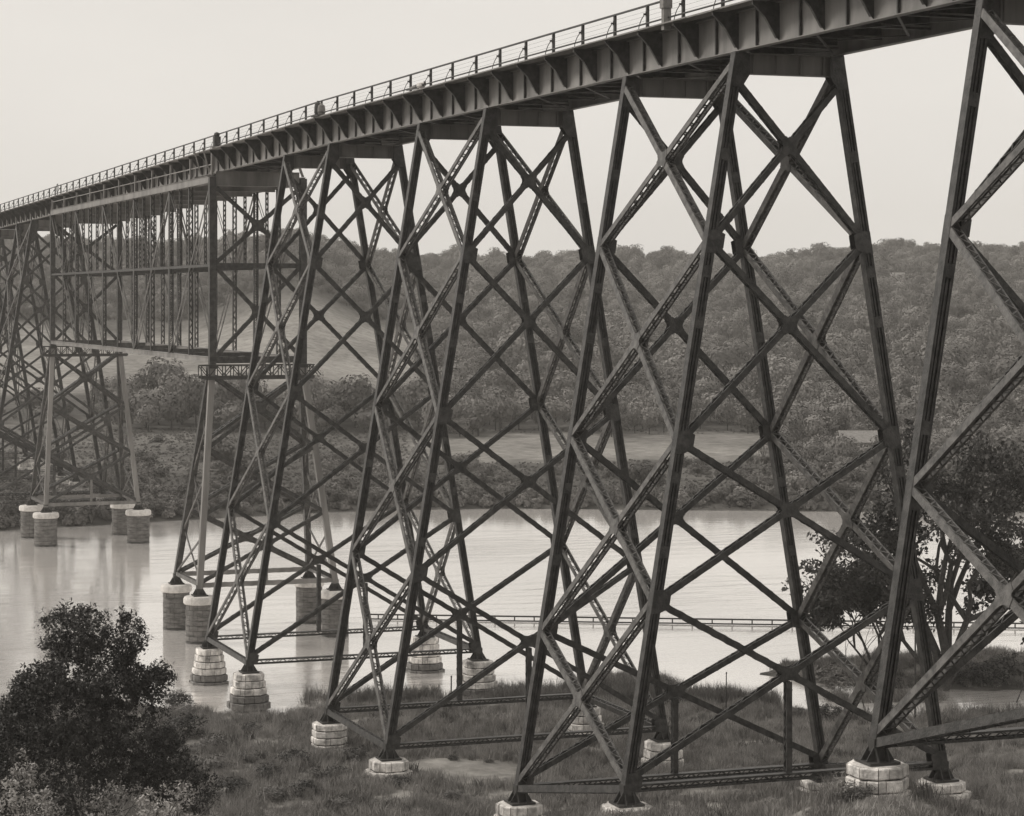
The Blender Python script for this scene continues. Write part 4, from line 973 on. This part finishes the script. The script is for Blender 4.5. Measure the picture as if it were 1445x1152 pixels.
for q, i_ in enumerate(edge):
    o = link('woodland_tree', CR[q % 6]); s = rng.uniform(2.6, 4.6) * (1.25 if px[i_] < 600 else 1.); s *= .75 if d[i_] < 470 else 1
    o.location = (x[i_], y[i_], float(terrain(x[i_], y[i_])) - .3); o.scale = (s, s, s * rng.uniform(.9, 1.3)); o.rotation_euler[2] = rng.uniform(0, 6.28)
    nm = zone_name(px[i_]); ad = 'large' if s > 3.9 else ('small' if s < 3.1 else 'medium'); fr_ = 'front' if d[i_] < (440 if px[i_] > 1085 else 525) else 'rear'
    tag(o, '%s rounded tree, %s row, %s' % (ad, fr_, nm), 'tree', '%s %s trees %s' % (ad, fr_, nm))
rest = keep[285:]
px_all = [np.stack([x[rest], y[rest]], -1)]
N_ = 26000; x2, y2, d2, a2 = fan_points(N_, 600, 1420, -.3, .3, rng); p2 = CX + FPX * a2; k = woods_mask(x2, y2, d2, p2) & ((d2 > 640) | (p2 > 1600) | (p2 < 0))
pr_ = np.where(d2 < 900, .85, .62); k &= rng.random(N_) < pr_ * np.clip(.75 + .45 * wav(x2, y2, 38, 61), .15, 1)
P2 = np.concatenate([px_all[0], np.stack([x2[k], y2[k]], -1)])
N_ = 1500
which = rng.integers(0, 6, len(P2)); Z2 = terrain(P2[:, 0], P2[:, 1]) - .4; S2 = rng.choice([1.8, 2.5, 3.2, 4.0, 5.0], len(P2), p=[.22, .22, .22, .2, .14]) * rng.uniform(.85, 1.15, len(P2)) * (1 + .25 * np.clip(wav(P2[:, 0], P2[:, 1], 60, 55), -1, 1))
for k in range(6):
    m_ = which == k; scatter('hillside_forest', np.stack([P2[m_, 0], P2[m_, 1], Z2[m_]], -1), S2[m_], CR[k], 'dense broadleaf forest covering the hills beyond the river', 'forest', .05, 130 + k)
# undergrowth and scrub along the far bank
def scrub(name, n, d0, d1, p0, p1, thr, smin, smax, label, seed, wl=14):
    rng = np.random.default_rng(seed); d = rng.uniform(d0, d1, n); px = rng.uniform(p0, p1, n); x, y = xy(d, (px - CX) * d / FPX); z = terrain(x, y)
    _, _, fi_, m1_, m2_, _ = zones(x, y); k = (z > .12) & (wav(x, y, wl, seed) > thr) & (rng.random(n) > np.maximum(m1_, fi_) * 1.05)
    return scatter(name, np.stack([x, y, z - .1], -1)[k], rng.uniform(smin, smax, k.sum()), SHF[seed % 5], label, 'scrub', .05, seed)
scrub('bank_scrub', 2300, 322, 366, -60, 1500, -.6, .8, 2.0, 'low scrub lining the far river bank', 151)
scrub('meadow_scrub', 3000, 362, 440, -60, 1500, .5, .7, 2.0, 'scrub patches between the far bank and the meadow', 152, 20)
scrub('slope_scrub', 2600, 380, 600, -80, 330, .8, .6, 1.5, 'scattered scrub on the open land at left beyond the river', 153, 16)
scrub('wood_floor', 3500, 395, 640, 1085, 1560, -.8, 1., 2.6, 'undergrowth between the trees on the right far bank', 154)
scrub('weedy_turf', 20000, 335, 520, -80, 1500, -.9, .16, .42, 'rough weedy turf of the far river flat', 155, 9)
# bushes of the far bank one can tell apart
fb = [(905, 690, 5.0, 'round dark tree alone on the meadow between the large right columns'), (320, 668, 6.5, 'large dark bush mass at the far bank, left part'), (355, 680, 5.5, 'dark bush under the right round pier tower'), (450, 655, 4.0, 'bush beside the tower left of centre on the far bank'), (480, 690, 4.6, 'wide bush by the far waterline left of centre'),
      (600, 712, 3.2, 'dark overhanging bush at the far waterline left of centre'), (640, 712, 4.6, 'dark bush dipping to the far waterline at centre left'), (740, 700, 3.0, 'small dark bush at the far shore by the sandbar'), (790, 700, 2.6, 'low bush right of the pale sandbar'), (860, 700, 3.0, 'low bush on the far shore behind the large tower'), (1042, 715, 3.4, 'narrow dark bush leaning over the far shore, with a reflection'), (1075, 702, 3.6, 'paler bush right of the narrow dark one on the far shore'),
      (1130, 705, 5.0, 'broad pale-leaved bush on the far shore below the house'), (1180, 705, 5.6, 'large spreading bush on the far shore, below the long roof'), (1240, 700, 4.6, 'bush on the far shore between the two right columns'), (1300, 700, 4.4, 'bush on the far shore behind the nearest column'), (560, 690, 3.0, 'small bush on the meadow edge left of centre'), (700, 715, 2.2, 'tiny dark bush near the sandbar'), (1005, 705, 3.2, 'bush at the shore in the meadow gap at right'), (965, 702, 3.0, 'bush at the shore behind the near column of the large tower'),
      (200, 690, 1.8, 'low scrub bush left of the truss pier on the slope'), (520, 700, 2.4, 'low bush between two centre-left columns'), (30, 700, 2.4, 'low bush at the left edge on the far bank'), (60, 690, 2.2, 'low bush behind the far left round piers'), (1360, 680, 5.5, 'tall bush behind the big right tree'), (1420, 670, 6.5, 'tall bush at the right edge beyond the river')]
for k, (px, py, s, lb) in enumerate(fb):
    h = ground_hit(px, py)
    if not h: continue
    o = link('shore_bush', SHF[k % 5] if s < 4.9 else CR[k % 6]); s2 = s * .62 if s < 4.9 else s * .62
    o.location = (h[0], h[1], max(h[2], .2) - .3); o.scale = (s2 * 1.1, s2 * 1.1, s2 * .95); o.rotation_euler[2] = random.uniform(0, 6); tag(o, lb, 'bush' if 'tree' not in lb else 'tree')

# ------------------------------------------------------------------ far buildings, sandbars
def house(d, px, w, dp, hw, hr, label, rot=0., windows=4, name='farm_house', wall='white'):
    r = (px - CX) * d / FPX; x, y = xy(d, r); z = float(terrain(x, y)); root = thing(name, (x, y, z), label, 'house' if name == 'farm_house' else 'shed')
    a = RV.copy(); b = FV.copy(); c_ = Vector((x, y, z))
    def Q(u, v, z_): return c_ + a * u + b * v + ZA * z_
    mb = MB(); mb.prism([Q(-w / 2, -dp / 2, 0), Q(w / 2, -dp / 2, 0), Q(w / 2, dp / 2, 0), Q(-w / 2, dp / 2, 0)], ZA * -.6, ZA * hw)
    mb.prism([Q(-w / 2, -dp / 2, hw), Q(-w / 2, dp / 2, hw), Q(-w / 2, 0, hw + hr * .96)], a * 0, a * w); mb.build('wall', wall, root)
    for s in (-1, 1):
        mb = MB(); mb.prism([Q(-w / 2 - .4, s * (dp / 2 + .45), hw - .15), Q(w / 2 + .4, s * (dp / 2 + .45), hw - .15), Q(w / 2 + .4, 0, hw + hr), Q(-w / 2 - .4, 0, hw + hr)], ZA * 0.02, ZA * .16); mb.build('roof', 'roof', root)
    for k in range(windows):
        u = -w / 2 + w * (k + .5) / windows; mb = MB(); mb.prism([Q(u - .4, -dp / 2 - .05, hw * .35), Q(u + .4, -dp / 2 - .05, hw * .35), Q(u + .4, -dp / 2 - .05, hw * .8), Q(u - .4, -dp / 2 - .05, hw * .8)], b * 0, b * .04); mb.build('window', 'glass', root)
    return root
house(452, 1218, 8.6, 7., 2.3, 1.9, 'long low house with a pale roof among trees at right', windows=4)
house(447, 1161, 3.2, 3., 1.3, .6, 'small white shed left of the long-roofed house', windows=2, name='white_shed')
house(470, 1318, 6.0, 5., 2.0, 1.4, 'partly hidden pale house right of the long-roofed one', windows=2)
house(362, 104, 4.3, 3., .9, .35, 'small white hut on the far bank behind the left pier tower', windows=3, name='white_shed')
house(1084, 1266, 6., 5., 2.2, 1.6, 'tiny pale barn high on the forested hill at right', windows=1)
mb = MB(); mb.rod((0, 0, 0), (0, 0, 4.2), .16, .12, 8); o = mb.build('chimney_pole', 'white'); hp = onto(449, (1274 - CX) * 449 / FPX); o.location = hp; tag(o, 'pale upright pole beside the long-roofed house', 'pole')
def patch(px, py, w, dp, label, seed):
    h = ground_hit(px, py)
    if not h: return
    rng = np.random.default_rng(seed); mb = MB(); poly = []
    for q in range(14):
        a = 2 * math.pi * q / 14; rr = rng.uniform(.8, 1.15); v = RV * (w / 2 * rr * math.cos(a)) + FV * (dp / 2 * rr * math.sin(a)); poly.append(Vector((h[0], h[1], 0)) + v)
    mb.prism(poly, ZA * (h[2] - .3), ZA * (h[2] + .12)); o = mb.build('sandbar', 'sand'); o['kind'] = 'structure'; o['label'] = label
patch(738, 706, 5.5, 3.5, 'pale sandbar on the far shore', 1); patch(160, 716, 3.6, 3., 'pale gravel at the far shore behind the left piers', 2); patch(1222, 692, 4.5, 3., 'pale sand by the right far shore', 3); patch(1380, 694, 4., 5., 'pale sand patch behind the right tree', 4); patch(118, 692, 4, 3, 'pale gravel behind left tower', 5)

# ------------------------------------------------------------------ air
HZ = True
if HZ:
    hv = []; 
    for z in (-3.2, 92.):
        for d, r in ((-60, -900), (-60, 900), (1700, 900), (1700, -900)): a, b_ = xy(d, r); hv.append((a, b_, z))
    me = bpy.data.meshes.new('haze'); me.from_pydata(hv, [], [(0, 3, 2, 1), (4, 5, 6, 7), (0, 1, 5, 4), (1, 2, 6, 5), (2, 3, 7, 6), (3, 0, 4, 7)])
    hm = bpy.data.materials.new('haze_air'); hm.use_nodes = True; n = hm.node_tree.nodes; n.clear(); o_ = n.new('ShaderNodeOutputMaterial'); pv = n.new('ShaderNodeVolumePrincipled')
    pv.inputs['Color'].default_value = (.92, .89, .84, 1); pv.inputs['Density'].default_value = .00021; pv.inputs['Anisotropy'].default_value = .2
    hm.node_tree.links.new(pv.outputs[0], o_.inputs['Volume']); me.materials.append(hm); link('haze', me, kind='stuff')
for o in bpy.data.objects:
    if '_o' in o: del o['_o']
